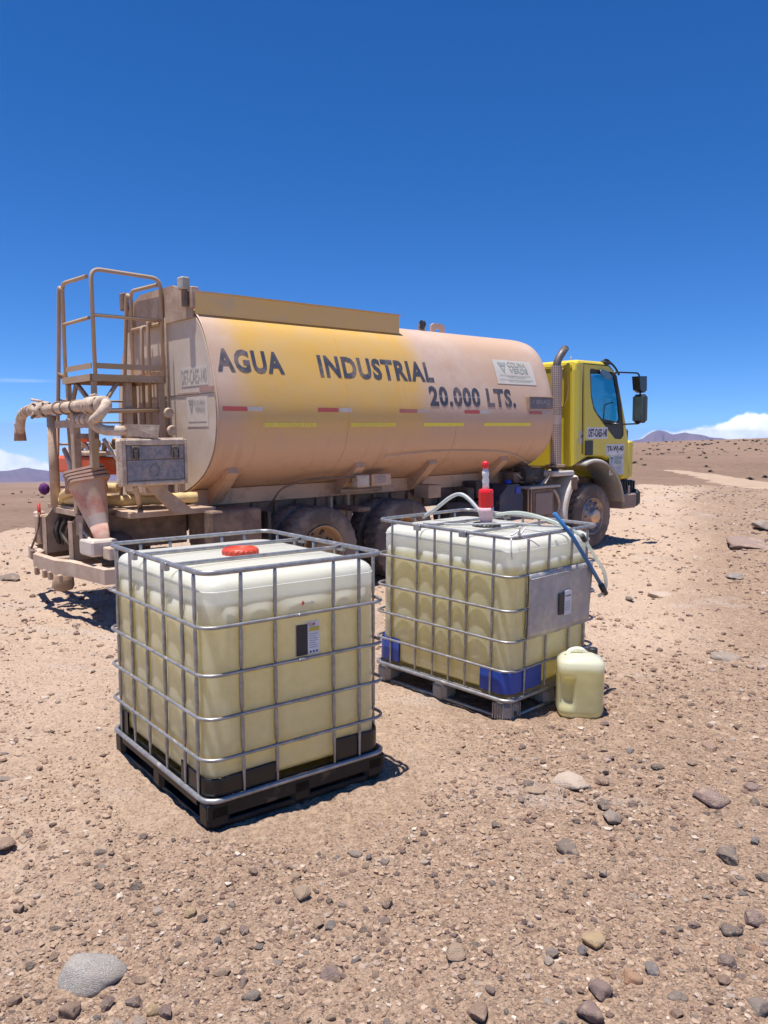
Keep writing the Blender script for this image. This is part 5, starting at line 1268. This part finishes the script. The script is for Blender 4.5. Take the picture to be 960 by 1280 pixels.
def rear_end():
    # tray under the hose, channels, tail box, bumper
    MB().box((-8.12, -.55, 1.10), (-7.1, .75, 1.15), .006).build('rear_tray', dusty, truck)
    MB().box((-8.02, -.60, .72), (-7.05, -.50, 1.10), .01).build('rear_side_plate', dusty_dark, truck)
    MB().box((-7.05, -1.15, .70), (-6.4, -.62, 1.10), .02).build('side_locker', dusty_dark, truck)
    MB().box((-7.9, -1.0, 1.08), (-6.9, -.6, 1.14), .006).build('side_shelf', dusty, truck)
    MB().box((-7.95, -.2, .62), (-7.3, .55, 1.04), .02).build('rear_gearbox', black_m, truck)
    def channel(y, w, name='tow_channel'):
        b = MB().prism([(-8.22, .60), (-8.22, 1.02), (-8.14, 1.12), (-7.8, 1.12), (-7.8, .62)], lambda p: (p[0], y-w, p[1]), lambda p: (p[0], y-w+.015, p[1]))
        b.build(name, dusty, truck)
        MB().box((-8.235, y-w, .58), (-8.222, y+.06, 1.0), .004).build('channel_face', dusty, truck)
        MB().box((-8.235, y-w, 1.0), (-8.222, y+.06, 1.02), .002, Matrix.Identity(4)).build('channel_top', dusty, truck)
    channel(.57, .06); channel(-.235, .06)
    MB().box((-8.14, -.24, 1.06), (-8.05, .55, 1.125), .006).build('rear_beam', dusty, truck)
    sp_ = MB().box((-8.20, -.52, .88), (-8.16, -.31, 1.10), .006).build('hinge_plate', dusty, truck)
    hp_ = MB().prism([(-.50, 1.03), (-.58, 1.03), (-.60, .72), (-.50, .72)], lambda p: (-8.24, p[0], p[1]), lambda p: (-8.225, p[0], p[1])).build('hinge_arm', pipe_m, truck)
    MB().tube([(-8.23, -.60, .95), (-8.2, -.95, .74)], .016, 6).build('hinge_rod', pipe_m, truck)
    MB().box((-8.30, -.98, .72), (-8.02, -.64, .88), .02).build('tail_lamp_box', mat('lamp_cream', (.6, .53, .47), .5, col2=(.52, .43, .36)), truck)
    MB().box((-8.2, -1.16, .70), (-8.1, -1.0, .82), .01).build('lamp_bracket', pipe_m, truck)
    MB().tube(smooth_path([(-8.2, -.7, .70), (-8.15, -.9, .66), (-8.1, -1.1, .70)], 5), .012, 6).build('lamp_cable', blackpl, truck)
    # left tail assembly
    MB().box((-8.25, .72, .68), (-8.05, .86, 1.02), .02).build('tail_lamp_box', dusty, truck)
    MB().box((-8.22, .88, .95), (-8.1, .98, 1.05), .02).build('tail_lamp_box', pipe_m, truck)
    MB().tube([(-8.2, .80, .98), (-8.2, .82, 1.15)], .02, 6).build('flag_stub', mat('red_dull', (.5, .04, .04), .6), truck)
    MB().tube(bend([(-8.28, .90, .62), (-8.24, .74, .85), (-8.24, .70, 1.05)], .05), .014, 6).build('air_coupling', dusty_dark, truck)
    random.seed(21)
    for k in range(9):
        y = random.uniform(.0, .45); MB().tube(smooth_path([(-8.1, y, 1.0), (-8.14, y+random.uniform(-.1, .1), .85), (-8.1, y+random.uniform(-.1, .1), .7)], 4), random.choice((.01, .02)), 6).build('brake_line', random.choice((black_m, dusty_dark, pipe_m)), truck)
    # dark wheel-like spare behind
    MB().lathe([(.1, -.12), (.2, -.12), (.24, -.05), (.24, .05), (.2, .12), (.1, .12)], axis='X', n=24, c=(-7.9, -.68, .68)).build('spare_roll', black_m, truck)
    # bumper: cranked beam with returned ends
    P = [(-8.02, 1.32), (-8.22, 1.20), (-8.30, .62), (-8.42, .42), (-8.42, -.25), (-8.34, -.45), (-8.28, -1.22), (-8.05, -1.27)]
    V = []
    for i, (x, y) in enumerate(P):
        t = Vector((P[min(i+1, len(P)-1)][0]-P[max(i-1, 0)][0], P[min(i+1, len(P)-1)][1]-P[max(i-1, 0)][1])).normalized(); nn = Vector((t.y, -t.x))
        for o_, z in ((0, .47), (0, .62), (-.05, .635), (-.07, .62), (-.07, .47)): V.append((x-nn.x*o_*-1, y-nn.y*o_*-1, z))
    n = len(P); F = [(i*5+k, i*5+(k+1) % 5, (i+1)*5+(k+1) % 5, (i+1)*5+k) for i in range(n-1) for k in range(5)]+[tuple(range(5)), tuple((n-1)*5+k for k in range(5))]
    bp = MB().add(V, F).build('rear_bumper', mat('bumper_dusty', (.47, .35, .27), .75, col2=(.42, .3, .22), scale=8, dust=.4, dustcol=(.54, .42, .33), bump=.3, spec=.2), truck)
    for y in (.3, .05, -.12, -.4): MB().box((-8.45, y-.03, .40), (-8.40, y+.02, .49), .01).build('bumper_tab', dusty, bp)
    MB().lathe([(.1, .20), (.12, .24), (.11, .40), (.06, .44)], n=20, c=(-8.15, .28, 0)).build('tow_jaw', dusty, truck)
    for y in (-.85, .0, .85): MB().box((-8.3, y-.04, .5), (-7.0, y+.04, .6), .006).build('bumper_stay', dusty_dark, truck)
    for y in (-.515, .515): MB().box((-8.1, y-.03, .84), (-7.0, y+.03, 1.09), .006).build('frame_rail', dusty_dark, truck)
rear_end()
def toolbox():
    x0, x1, z0, z1, y = -8.10, -7.36, 1.425, 1.905, -1.25
    b = MB().box((x0, y, z0), (x1, y+.10, z1), .03).build('tool_box', pipe_m, truck, 'open pale frame box with steel lid')
    for a, c in (((x0+.01, y-.028, z0+.01), (x0+.07, y-.001, z1-.01)), ((x1-.04, y-.028, z0+.01), (x1-.01, y-.001, z1-.01)), ((x0+.07, y-.028, z1-.07), (x1-.04, y-.001, z1-.01)), ((x0+.07, y-.028, z0+.01), (x1-.04, y-.001, z0+.05))):
        MB().box(a, c, .012).build('box_rim', pipe_m, b)
    MB().box((x0+.075, y-.016, z0+.27), (x1-.045, y-.002, z1-.075), .006).build('lid_upper', box_steel, b)
    MB().box((x0+.075, y-.016, z0+.055), (x1-.045, y-.002, z0+.263), .006).build('lid_lower', box_steel, b)
    for x in (x0+.16, x1-.15):
        l = MB().box((x-.035, y-.040, z1-.21), (x+.035, y-.017, z1-.08), .008).build('latch', dusty_dark, b)
        MB().box((x-.022, y-.05, z1-.20), (x+.022, y-.041, z1-.12), .004).build('latch_hook', MATS['exhaust_grey'], b)
        MB().tube([(x-.03, y-.045, z1-.085), (x-.03, y-.045, z1-.2), (x+.03, y-.045, z1-.2), (x+.03, y-.045, z1-.085)], .005, 6).build('latch_wire', blackpl, b)
    MB().tube([(x0+.37+.05*math.cos(a*math.pi/12), y-.018, z0+.16+.06*math.sin(a*math.pi/12)) for a in range(24)], .003, 4, closed=True).build('pressed_ring', box_steel, b)
    MB().tube([(x0+.2, y+.1, z0-.0), (x0+.5, -.62, 1.12)], .03, 6).build('box_strut', dusty, truck)
    MB().prism([(-7.75, 1.42), (-7.6, 1.42), (-7.2, 1.1), (-7.45, 1.1)], lambda p: (p[0], -1.12, p[1]), lambda p: (p[0], -1.05, p[1])).build('box_bracket', dusty, truck)
toolbox()

# things resting on the truck
def on_truck(M): return TM @ M
def cone_stack():
    ax = Matrix.Translation((-8.12, -.45, 1.53)) @ Matrix.Rotation(R_(180), 4, 'X') @ Matrix.Rotation(R_(0), 4, 'Z')
    # tip leans down towards the near side
    labs = ['lowest upturned orange traffic cone with grey band, tip pointing down by the tool box', 'second upturned traffic cone nested in the orange cone by the tool box', 'third upturned traffic cone nested in the stack by the tool box', 'topmost upturned dusty traffic cone of the stack by the tool box']
    d = Vector((.06, -.34, -.80)).normalized(); q = Vector((0, 0, 1)).rotation_difference(d).to_matrix().to_4x4()
    for k in range(4):
        M = on_truck(Matrix.Translation(Vector((-8.14, -.53, 1.43))-d*.038*k) @ q @ Matrix.Rotation(R_(28+k*5), 4, 'Z'))
        r = empty('traffic_cone', labs[k], 'traffic cone', 'upturned traffic cones stacked by the tool box', M)
        s = 1
        MB().lathe([(.195, .012), (.185, .03), (.12, .36)], n=28, cap=False).build('cone_body', cone_m, r)
        MB().lathe([(.12, .36), (.10, .47)], n=28, cap=False).build('cone_band', cone_band, r)
        MB().lathe([(.10, .47), (.065, .66), (.04, .70)], n=28).build('cone_tip', cone_m, r)
        P = rrect(-.205, -.205, .205, .205, .05, 4); n = len(P)
        vs = [(x, y, z) for z in (-.012, .012) for x, y in P]
        MB().add(vs, [tuple(range(n-1, -1, -1)), tuple(range(n, 2*n))]+[(i, (i+1) % n, n+(i+1) % n, n+i) for i in range(n)]).build('cone_base', mat('cone_base', (.30, .21, .17), .8, col2=(.4, .2, .15), scale=6, dust=.4, dustcol=(.42, .31, .24)), r)
cone_stack()
def yellow_hose():
    def ribbed(pts, r):
        P = smooth_path(pts, 14); n = len(P); return MB().tube(P, [r*(1+(.07 if (i//2) % 2 else 0)) for i in range(n)], 12)
    r = empty('suction_hose', 'thick yellow suction hose lying bent on the rear tray of the truck', 'hose', None, TM)
    ribbed([(-7.0, -.75, 1.235), (-7.4, -.68, 1.235), (-7.8, -.4, 1.23), (-8.0, .0, 1.23), (-8.05, .3, 1.22)], .06).build('hose_lower', hose_m, r)
    MB().tube(smooth_path([(-8.05, .40, 1.20), (-8.1, .25, 1.27), (-8.1, 0, 1.33), (-8.0, -.3, 1.37), (-7.8, -.5, 1.37)], 8), .055, 14).build('hose_end', hose_m, r)
    MB().lathe([(.06, 0), (.062, .05), (.05, .06)], axis='Y', n=14, c=(-8.06, .36, 1.2)).build('hose_cuff', hose_m, r)
yellow_hose()
def purple_bag():
    vs = []; random.seed(4); me = bmesh.new(); bmesh.ops.create_icosphere(me, subdivisions=3, radius=1)
    for v in me.verts:
        n = math.sin(v.co.x*7+1)*math.cos(v.co.z*6)+math.sin(v.co.y*9); v.co *= 1+.06*n; v.co = Vector((v.co.x*.058, v.co.y*.058, v.co.z*.068))
        if v.co.z > .06: v.co.x *= .75; v.co.y *= .75
    mb = MB().add([v.co[:] for v in me.verts], [[q.index for q in f.verts] for f in me.faces], True); me.free()
    o = mb.build('cloth_bundle', purple); tag(o, 'small purple cloth bundle hanging on the left rear corner of the truck', 'bag', None, TM @ Matrix.Translation((-8.2, .60, 1.33)))
purple_bag()

# ------------------------------------------------------------------ stones
from mathutils.noise import noise as vec_noise
def rock_mesh(seed, sub=2, flat=.62, rough=.22, ang=0):
    bm = bmesh.new(); bmesh.ops.create_icosphere(bm, subdivisions=sub, radius=1); rs = random.Random(seed)
    cuts = [(Vector((rs.gauss(0, 1), rs.gauss(0, 1), rs.gauss(0, .8))).normalized(), rs.uniform(.48, .86)) for _ in range(14)]
    ph = [rs.uniform(0, 6) for _ in range(6)]
    for v in bm.verts:
        for n, d in cuts:
            e = v.co.dot(n)-d
            if e > 0: v.co -= n*e*.92
        k = 1+rough*.4*(math.sin(v.co.x*3+ph[0])*math.cos(v.co.y*3.3+ph[1])+.5*math.sin(v.co.z*6+ph[2]+v.co.x*4))
        v.co *= k; v.co.z *= flat
        p = v.co*2.6; nz = vec_noise(p+Vector((seed*1.7, 0, 0)))*.10+vec_noise(p*2.7)*.05
        v.co *= 1+nz
    me = bpy.data.meshes.new('stone'); bm.to_mesh(me); bm.free(); me.polygons.foreach_set('use_smooth', [sub > 2]*len(me.polygons)); return me
def stone_mat(name, c, c2, sp=1.0): return mat(name, c, .9, col2=c2, scale=2.2*sp, amt=.7, bump=1.0, bscale=9, dust=.4, dustcol=(.40, .29, .21), dscale=1.8, spec=.15, up_dust=.35)
SM = {
 'grey': stone_mat('stone_grey', (.24, .215, .20), (.17, .15, .145)),
 'pale': stone_mat('stone_pale', (.46, .385, .33), (.38, .31, .26)),
 'speck': mat('stone_speckled', (.52, .47, .42), .9, col2=(.27, .24, .22), scale=16, amt=.5, bump=1.0, bscale=22, dust=.25, dustcol=(.42, .33, .27), dscale=2),
 'brown': stone_mat('stone_brown', (.27, .175, .135), (.20, .13, .105)),
 'purple': stone_mat('stone_purple', (.21, .145, .145), (.15, .11, .115)),
 'dark': stone_mat('stone_dark', (.10, .09, .095), (.065, .06, .065)),
 'orange': stone_mat('stone_orange', (.46, .26, .15), (.40, .2, .12)),
 'ochre': stone_mat('stone_ochre', (.52, .34, .14), (.44, .34, .24)),
 'blue': stone_mat('stone_bluegrey', (.17, .175, .20), (.12, .125, .145)),
 'tan': stone_mat('stone_tan', (.38, .275, .2), (.3, .21, .15)),
}
RK = {}
def stone(px, py, w, h, kind, label, seed, sub=3, rz=None, sink=.25, group=None):
    g = pix_ground(px, py); 
    for _ in range(3): g = pix_ground(px, py, gh1(g.x, g.y))
    d = (g-cam_o).length; W = w*.95/F_PX*d/2
    Hh = h/F_PX*d/2
    dep = (py-538)/1012; depth = max(.6*W, min(1.25*W, Hh/max(.15, dep)*.75)); hz = max(.30*W, min(.7*W, Hh*.75))
    me = rock_mesh(seed, sub, 1.0); me.materials.append(SM[kind])
    o = bpy.data.objects.new('stone', me); COL.objects.link(o)
    rs = random.Random(seed); o.location = (g.x, g.y, g.z+hz*(.95-2*sink)*.6); o.scale = (W, depth, hz); o.rotation_euler = (rs.uniform(-.1, .1), rs.uniform(-.1, .1), rs.uniform(-.35, .35) if rz is None else rz)
    tag(o, label, 'stone', group)
    OCC.append((g.x, g.y, max(W, depth))); return o
OCC = [(-.6, 4.3, 1.0), (.7, 5.8, 1.0), (1.3, 5.2, .2)]
STONES = [
 (110, 1212, 86, 52, 'speck', 'large pale speckled granite boulder half buried in the lower left foreground', .27),
 (711, 972, 56, 32, 'pale', 'broad flat cream stone lying right of the farther container', .3),
 (888, 995, 44, 26, 'purple', 'broad mauve grey stone at the right edge, level with the cream stone', .25),
 (909, 1066, 38, 28, 'dark', 'dark blue grey rounded stone right of centre near the right edge', .2),
 (709, 1057, 32, 26, 'dark', 'dark grey angular stone below the broad cream stone', .3),
 (764, 1019, 28, 18, 'grey', 'grey smooth stone touching a darker one below the two round brown stones', .2),
 (754, 1004, 24, 15, 'dark', 'dark stone just behind the grey smooth stone', .25),
 (751, 962, 20, 12, 'tan', 'upper of two round tan stones beside the broad cream stone', .2),
 (751, 974, 20, 14, 'brown', 'lower of two round brown stones beside the broad cream stone', .2),
 (668, 988, 30, 14, 'tan', 'flat tan slab at lower left of the broad cream stone', .3),
 (660, 978, 20, 9, 'dark', 'thin dark stone on the upper left of the flat tan slab', .3),
 (932, 680, 60, 20, 'purple', 'long flat grey boulder casting a shadow on the right at mid distance', .15),
 (952, 655, 26, 20, 'grey', 'square grey boulder at the far right edge beyond the long flat boulder', .2),
 (787, 748, 13, 9, 'dark', 'single dark rounded cobble right of the farther container', .1),
 (826, 742, 44, 12, 'pale', 'low pale rock outcrop beside the single dark cobble', .4),
 (919, 720, 24, 8, 'blue', 'small bluish flat rock in front of the long grey boulder', .3),
 (906, 820, 36, 14, 'grey', 'flat grey green slab flush with the soil on the right', .4),
 (540, 1188, 0, 0, 'tan', '', 0),
 (567, 1189, 30, 24, 'tan', 'tan triangular stone with dark underside in the lower centre', .15),
 (610, 1188, 17, 15, 'brown', 'small brown rock right of the tan triangular stone', .2),
 (742, 1174, 34, 18, 'ochre', 'long ochre slab with shaded front edge, lower right of centre', .2),
 (727, 1187, 17, 17, 'blue', 'small blue grey round stone just in front of the ochre slab', .2),
 (690, 1190, 18, 16, 'grey', 'small grey stone left of the blue grey round stone', .25),
 (685, 1200, 16, 15, 'pale', 'small pale pink stone below the small grey stone, lower centre', .25),
 (792, 1222, 30, 20, 'orange', 'rounded orange brown stone, the most orange in the lower right', .15),
 (815, 1210, 19, 21, 'blue', 'blue grey upright stone behind the orange brown stone', .2),
 (750, 1238, 28, 26, 'purple', 'round purplish cobble left of the orange brown stone', .15),
 (739, 1265, 34, 28, 'purple', 'larger purplish cobble at the bottom edge below the round one', .15),
 (598, 1262, 27, 32, 'brown', 'tall brown stone at the bottom edge in the centre', .15),
 (614, 1234, 15, 26, 'purple', 'narrow upright mauve stone above the tall brown stone', .2),
 (847, 1244, 34, 14, 'grey', 'long grey bar shaped stone in the lower right', .2),
 (845, 1265, 20, 14, 'brown', 'brown chip under the long grey bar shaped stone', .25),
 (906, 1225, 22, 14, 'brown', 'left of a pair of brown stones near the lower right corner', .2),
 (925, 1220, 20, 12, 'purple', 'right of a pair of stones near the lower right corner', .25),
 (947, 1258, 26, 22, 'grey', 'grey rounded stone in the bottom right corner', .2),
 (942, 1145, 30, 22, 'purple', 'purple grey faceted stone at the right edge above the corner', .25),
 (917, 1162, 32, 20, 'dark', 'dark wedge shaped stone left of the purple grey faceted stone', .25),
 (868, 1156, 22, 12, 'purple', 'low mauve stone left of the dark wedge', .3),
 (955, 1095, 18, 22, 'dark', 'dark bluish stone cut by the right edge of the picture', .2),
 (820, 1155, 0, 0, 'tan', '', 0),
 (239, 1138, 20, 22, 'ochre', 'ochre and cream stone standing out in the lower left', .3),
 (272, 1174, 12, 18, 'blue', 'slim blue grey stone right of the ochre and cream one', .3),
 (305, 1160, 17, 16, 'purple', 'round mauve pebble upper right of the slim blue grey stone', .2),
 (198, 1138, 20, 12, 'pale', 'flat pale stone left of the ochre and cream one', .3),
 (86, 1262, 28, 24, 'brown', 'round reddish brown stone below the speckled boulder', .15),
 (134, 1250, 20, 28, 'purple', 'upright mauve stone just right below the speckled boulder', .2),
 (167, 1250, 24, 18, 'purple', 'mauve stone between the upright mauve stone and the tan corner block', .25),
 (190, 1260, 20, 20, 'ochre', 'tan block with sharp corners at the lower left bottom', .2),
 (206, 1262, 18, 20, 'purple', 'grey mauve block leaning beside the tan block', .2),
 (173, 1224, 24, 16, 'brown', 'brown stone at the right of the speckled boulder', .3),
 (174, 1276, 22, 18, 'pale', 'pale stone cut by the bottom edge at the left', .25),
 (279, 1214, 24, 12, 'tan', 'flat tan slab in the lower left, right of the bare sandy patch', .25),
 (303, 1227, 14, 16, 'purple', 'small upright stone right of the flat tan slab', .25),
 (315, 1244, 26, 14, 'grey', 'flat light grey stone at the lower left centre', .3),
 (414, 1214, 28, 26, 'purple', 'flat slate coloured stone flush with the soil in the lower centre', .42),
 (378, 1114, 26, 20, 'tan', 'rounded pinkish stone at left of centre', .35),
 (397, 1152, 18, 17, 'tan', 'tan pebble beside a blue grey one, left of centre', .25),
 (413, 1155, 15, 14, 'blue', 'blue grey pebble touching the tan one, left of centre', .3),
 (446, 1066, 20, 12, 'grey', 'smooth grey oval pebble below the near container corner', .2),
 (461, 1070, 11, 12, 'blue', 'small blue grey pebble touching the smooth oval one', .2),
 (530, 1077, 20, 14, 'pale', 'pale flat pebble, centre of the foreground', .25),
 (482, 1176, 18, 14, 'brown', 'brown pebble with dark shadow, centre bottom', .2),
 (481, 1150, 18, 12, 'purple', 'mauve flat pebble above the brown pebble, centre bottom', .3),
 (620, 1030, 17, 13, 'dark', 'dark round pebble below the farther container', .2),
 (530, 1040, 14, 12, 'dark', 'small dark rock in the centre below the near container shadow', .25),
 (754, 1090, 12, 10, 'pale', 'bright cream chip on the right, below the dark angular stone', .2),
 (876, 1062, 13, 8, 'pale', 'bright cream chip left of the dark blue grey stone', .2),
 (8, 1053, 26, 18, 'brown', 'brown rock cut by the left edge of the picture', .25),
 (12, 722, 32, 10, 'dark', 'dark low rock at the left edge behind the near container', .2),
 (118, 645, 0, 0, 'pale', '', 0),
 (8, 973, 24, 8, 'grey', 'flat grey rock at the left edge level with the pallet', .35),
 (125, 1066, 24, 10, 'dark', 'small dark rock cluster left of the near container corner', .3),
 (178, 1045, 14, 9, 'dark', 'dark flat pebble just left of the near container corner', .3),
 (70, 1160, 18, 8, 'dark', 'thin dark chip above left of the speckled boulder', .3),
 (38, 1207, 14, 12, 'dark', 'small dark rock at the far left of the speckled boulder', .3),
 (755, 903, 18, 7, 'purple', 'flat mauve stone on the soil in front of the jerry can', .3),
 (940, 975, 14, 9, 'brown', 'round brown pebble on the right above the mauve grey stone', .2),
 (886, 932, 20, 12, 'brown', 'pair of small brown stones high on the right', .25),
 (865, 952, 16, 9, 'brown', 'brown stone by a tan chip, right of the round tan pair', .2),
 (822, 958, 20, 8, 'dark', 'dark flat stone right of the round tan pair', .25),
 (620, 1283, 0, 0, 'tan', '', 0)]
for i, (px, py, w, h, k, lab, sink) in enumerate(STONES):
    if w == 0: continue
    stone(px, py+h*.22, w, h, k, lab, 100+i, 3 if w > 24 else 2, sink=sink)

def small_stones():
    kinds = ['grey', 'tan', 'brown', 'purple', 'tan', 'brown', 'dark', 'pale', 'blue', 'orange']
    base = []
    for i in range(14):
        me = rock_mesh(500+i, 2, 1.0, .3); me.materials.append(SM[kinds[i % 10]]); base.append(me)
    n = 0; rs = random.Random(77); tries = 0
    while n < 215 and tries < 4000:
        tries += 1
        px = rs.uniform(-20, 980); py = 1290-(rs.random()**1.25)*360
        w = min(24, 8.5+rs.expovariate(1/3.2))
        if px < 470 and py < 1040 and rs.random() < .7: continue
        g = pix_ground(px, py)
        if any((g.x-a)**2+(g.y-b)**2 < (r_+.03)**2 for a, b, r_ in OCC): continue
        W = w/F_PX*(g-cam_o).length/2; z = gh1(g.x, g.y); o = bpy.data.objects.new('small_stone', base[rs.randrange(14)]); COL.objects.link(o)
        hz = W*rs.uniform(.4, .75); o.location = (g.x, g.y, z+hz*.1); o.scale = (W, W*rs.uniform(.6, 1.1), hz); o.rotation_euler = (rs.uniform(-.2, .2), rs.uniform(-.2, .2), rs.uniform(0, 6.28))
        tag(o, 'small loose stone in the gravel of the foreground, one of very many alike', 'stone', 'small stones scattered over the foreground'); OCC.append((g.x, g.y, W)); n += 1
small_stones()

def gravel_material():
    m = bpy.data.materials.new('gravel_stone'); m.use_nodes = True; nt = m.node_tree; N = nt.nodes.new; L = nt.links.new
    b = nt.nodes['Principled BSDF']; b.inputs['Roughness'].default_value = .9; b.inputs['Specular IOR Level'].default_value = .2
    at = N('ShaderNodeAttribute'); at.attribute_name = 'tint'
    r = N('ShaderNodeValToRGB'); e = r.color_ramp.elements
    cols = [(0, (.11, .08, .07)), (.12, (.17, .112, .088)), (.32, (.27, .175, .125)), (.58, (.35, .24, .17)), (.80, (.42, .30, .215)), (.92, (.31, .24, .20)), (.97, (.46, .36, .28)), (1, (.55, .46, .38))]
    e[0].position = 0; e[0].color = (*cols[0][1], 1); e[1].position = 1; e[1].color = (*cols[-1][1], 1)
    for p, c in cols[1:-1]: q = e.new(p); q.color = (*c, 1)
    g = N('ShaderNodeNewGeometry'); n = N('ShaderNodeTexNoise'); n.inputs['Scale'].default_value = 60; L(g.outputs['Position'], n.inputs[0])
    mx = N('ShaderNodeMix'); mx.data_type = 'RGBA'; mx.blend_type = 'MULTIPLY'; mx.inputs[0].default_value = .5
    mr = N('ShaderNodeMapRange'); L(n.outputs[0], mr.inputs[0]); mr.inputs[3].default_value = .6; mr.inputs[4].default_value = 1.25; mr.clamp = False
    L(at.outputs['Fac'], r.inputs[0]); L(r.outputs[0], mx.inputs[6]); L(mr.outputs[0], mx.inputs[7]); L(mx.outputs[2], b.inputs['Base Color']); return m
def gravel():
    bases = []
    for i in range(8):
        bm = bmesh.new(); bmesh.ops.create_icosphere(bm, subdivisions=1, radius=1); rs = random.Random(900+i)
        for v in bm.verts: v.co *= rs.uniform(.5, 1.3)
        bm.verts.index_update(); bases.append((np.array([v.co[:] for v in bm.verts]), np.array([[v.index for v in f.verts] for f in bm.faces]))); bm.free()
    N = 118000
    d = 1/(rng.uniform(1/42., 1/2.0, N)); 
    far = rng.random(N) < .18; d[far] = np.exp(rng.uniform(np.log(8), np.log(36), far.sum()))
    az = np.radians(rng.uniform(-33, 33, N)); x = d*np.sin(az); y = d*np.cos(az)
    # less on the packed lanes to the left, more on the right and in patches
    lane = -.22*x+.10*y+fbm(x*.45, y*.45, 3, 60)*2.2; ld = np.abs(.936*x-.352*y+.99+fbm(x*.35, y*.35, 3, 90)*1.6); lane2 = sstep(2.1, .7, ld) if False else 1-sstep(.7, 2.1, ld)
    keep = rng.random(N) > np.maximum(.7*sstep(.25, 1.1, lane), .6*lane2*sstep(5, 7.5, y))
    keep &= rng.random(N) < (.38+1.0*sstep(-.2, .35, fbm(x*1.1, y*1.1, 4, 70)))
    # nothing beneath the truck's wheels, pallets and can
    x, y, d = x[keep], y[keep], d[keep]; n = len(x)
    rmin = 1.05*d/1012; r = rmin*1.0*(rng.pareto(1.9, n)+1); r = np.minimum(r, np.minimum(.045, 5.2*d/1012+.002)); r = np.maximum(r, .0028)
    z = gheight(x, y)
    ok = np.ones(n, bool)
    for a, b_, q in OCC[:3+len(STONES)]: ok &= (x-a)**2+(y-b_)**2 > (q*.9)**2
    x, y, z, r = x[ok], y[ok], z[ok], r[ok]; n = len(x)
    V = []; F = []; T = []; off = 0; which = rng.integers(0, 8, n)
    for i, (bv, bf) in enumerate(bases):
        s = which == i; k = s.sum(); a = rng.uniform(0, 6.283, k); ca, sa = np.cos(a), np.sin(a)
        sc = np.stack([r[s], r[s]*rng.uniform(.55, 1, k), r[s]*rng.uniform(.35, .75, k)], -1)
        P = bv[None]*sc[:, None, :]; X = P[..., 0]*ca[:, None]-P[..., 1]*sa[:, None]; Y = P[..., 0]*sa[:, None]+P[..., 1]*ca[:, None]
        P = np.stack([X+x[s][:, None], Y+y[s][:, None], P[..., 2]+(z[s]+sc[:, 2]*.12)[:, None]], -1).reshape(-1, 3)
        V.append(P); F.append((bf[None]+(np.arange(k)*len(bv))[:, None, None]).reshape(-1, 3)+off); off += len(P); T.append(np.repeat(rng.random(k), len(bv)))
    V = np.concatenate(V); F = np.concatenate(F); T = np.concatenate(T)
    o = mesh_np('gravel', V, F, gravel_material(), False, 3)
    at = o.data.attributes.new('tint', 'FLOAT', 'POINT'); at.data.foreach_set('value', T.astype(np.float32))
    tag(o, 'small brown, grey and tan gravel strewn over the dusty desert ground', 'gravel'); o['kind'] = 'stuff'
gravel()

# far scrub on the stony rise and on the left plain
def scrub():
    ms = mat('scrub_dark', (.045, .036, .026), .9, col2=(.075, .058, .04), scale=2)
    meshes = []
    for i in range(5):
        rs = random.Random(40+i); mb = MB()
        for k in range(16):
            a = rs.uniform(0, 6.28); e = rs.uniform(.15, 1.3); L_ = rs.uniform(.6, 1); p = Vector((math.cos(a)*math.cos(e), math.sin(a)*math.cos(e), math.sin(e)))*L_
            t = Vector((-math.sin(a), math.cos(a), 0))*.2; mb.add([(0, 0, 0), tuple(p*.7+t), tuple(p), tuple(p*.7-t)], [(0, 1, 2, 3)])
        o = mb.build('scrub_bush', ms); meshes.append(o.data); bpy.data.objects.remove(o)
    rs = random.Random(12); n = 0
    while n < 270:
        right = n < 240
        if right: az = R_(rs.uniform(13, 30)); d = rs.uniform(62, 300) if rs.random() < .8 else rs.uniform(45, 70)
        else: az = R_(rs.uniform(-29, -19)); d = rs.uniform(50, 260)
        x, y = d*math.sin(az), d*math.cos(az)
        if float(fbm(np.array([x*.045]), np.array([y*.045]), 3, 55)[0]) < rs.uniform(-.25, .25): continue
        z = gh1(x, y)
        o = bpy.data.objects.new('scrub_bush', meshes[rs.randrange(5)]); COL.objects.link(o); s = rs.uniform(.2, .62)*(.5+d/260)
        o.location = (x, y, z-.03); o.scale = (s*1.2, s*1.2, s*.75); o.rotation_euler = (0, 0, rs.uniform(0, 6.28))
        if right: tag(o, 'tiny dark scrub bush on the stony rise beyond the truck cab', 'bush', 'scrub bushes dotting the rise on the right')
        else: tag(o, 'tiny dark scrub bush on the plain left of the truck', 'bush', 'scrub bushes dotting the plain on the left')
        n += 1
scrub()

# ------------------------------------------------------------------ air
def haze():
    b = MB().box((-8900, -8900, -760), (8900, 8900, 36)).build('haze', mat('tmp', (1, 1, 1)), None)
    m = bpy.data.materials.new('haze_air'); m.use_nodes = True; nt = m.node_tree; nt.nodes.clear()
    out = nt.nodes.new('ShaderNodeOutputMaterial'); v = nt.nodes.new('ShaderNodeVolumePrincipled'); v.inputs['Color'].default_value = (.42, .58, 1.0, 1); v.inputs['Density'].default_value = 7e-5; v.inputs['Anisotropy'].default_value = 0
    nt.links.new(v.outputs[0], out.inputs['Volume']); b.data.materials.clear(); b.data.materials.append(m); b['kind'] = 'stuff'
haze()
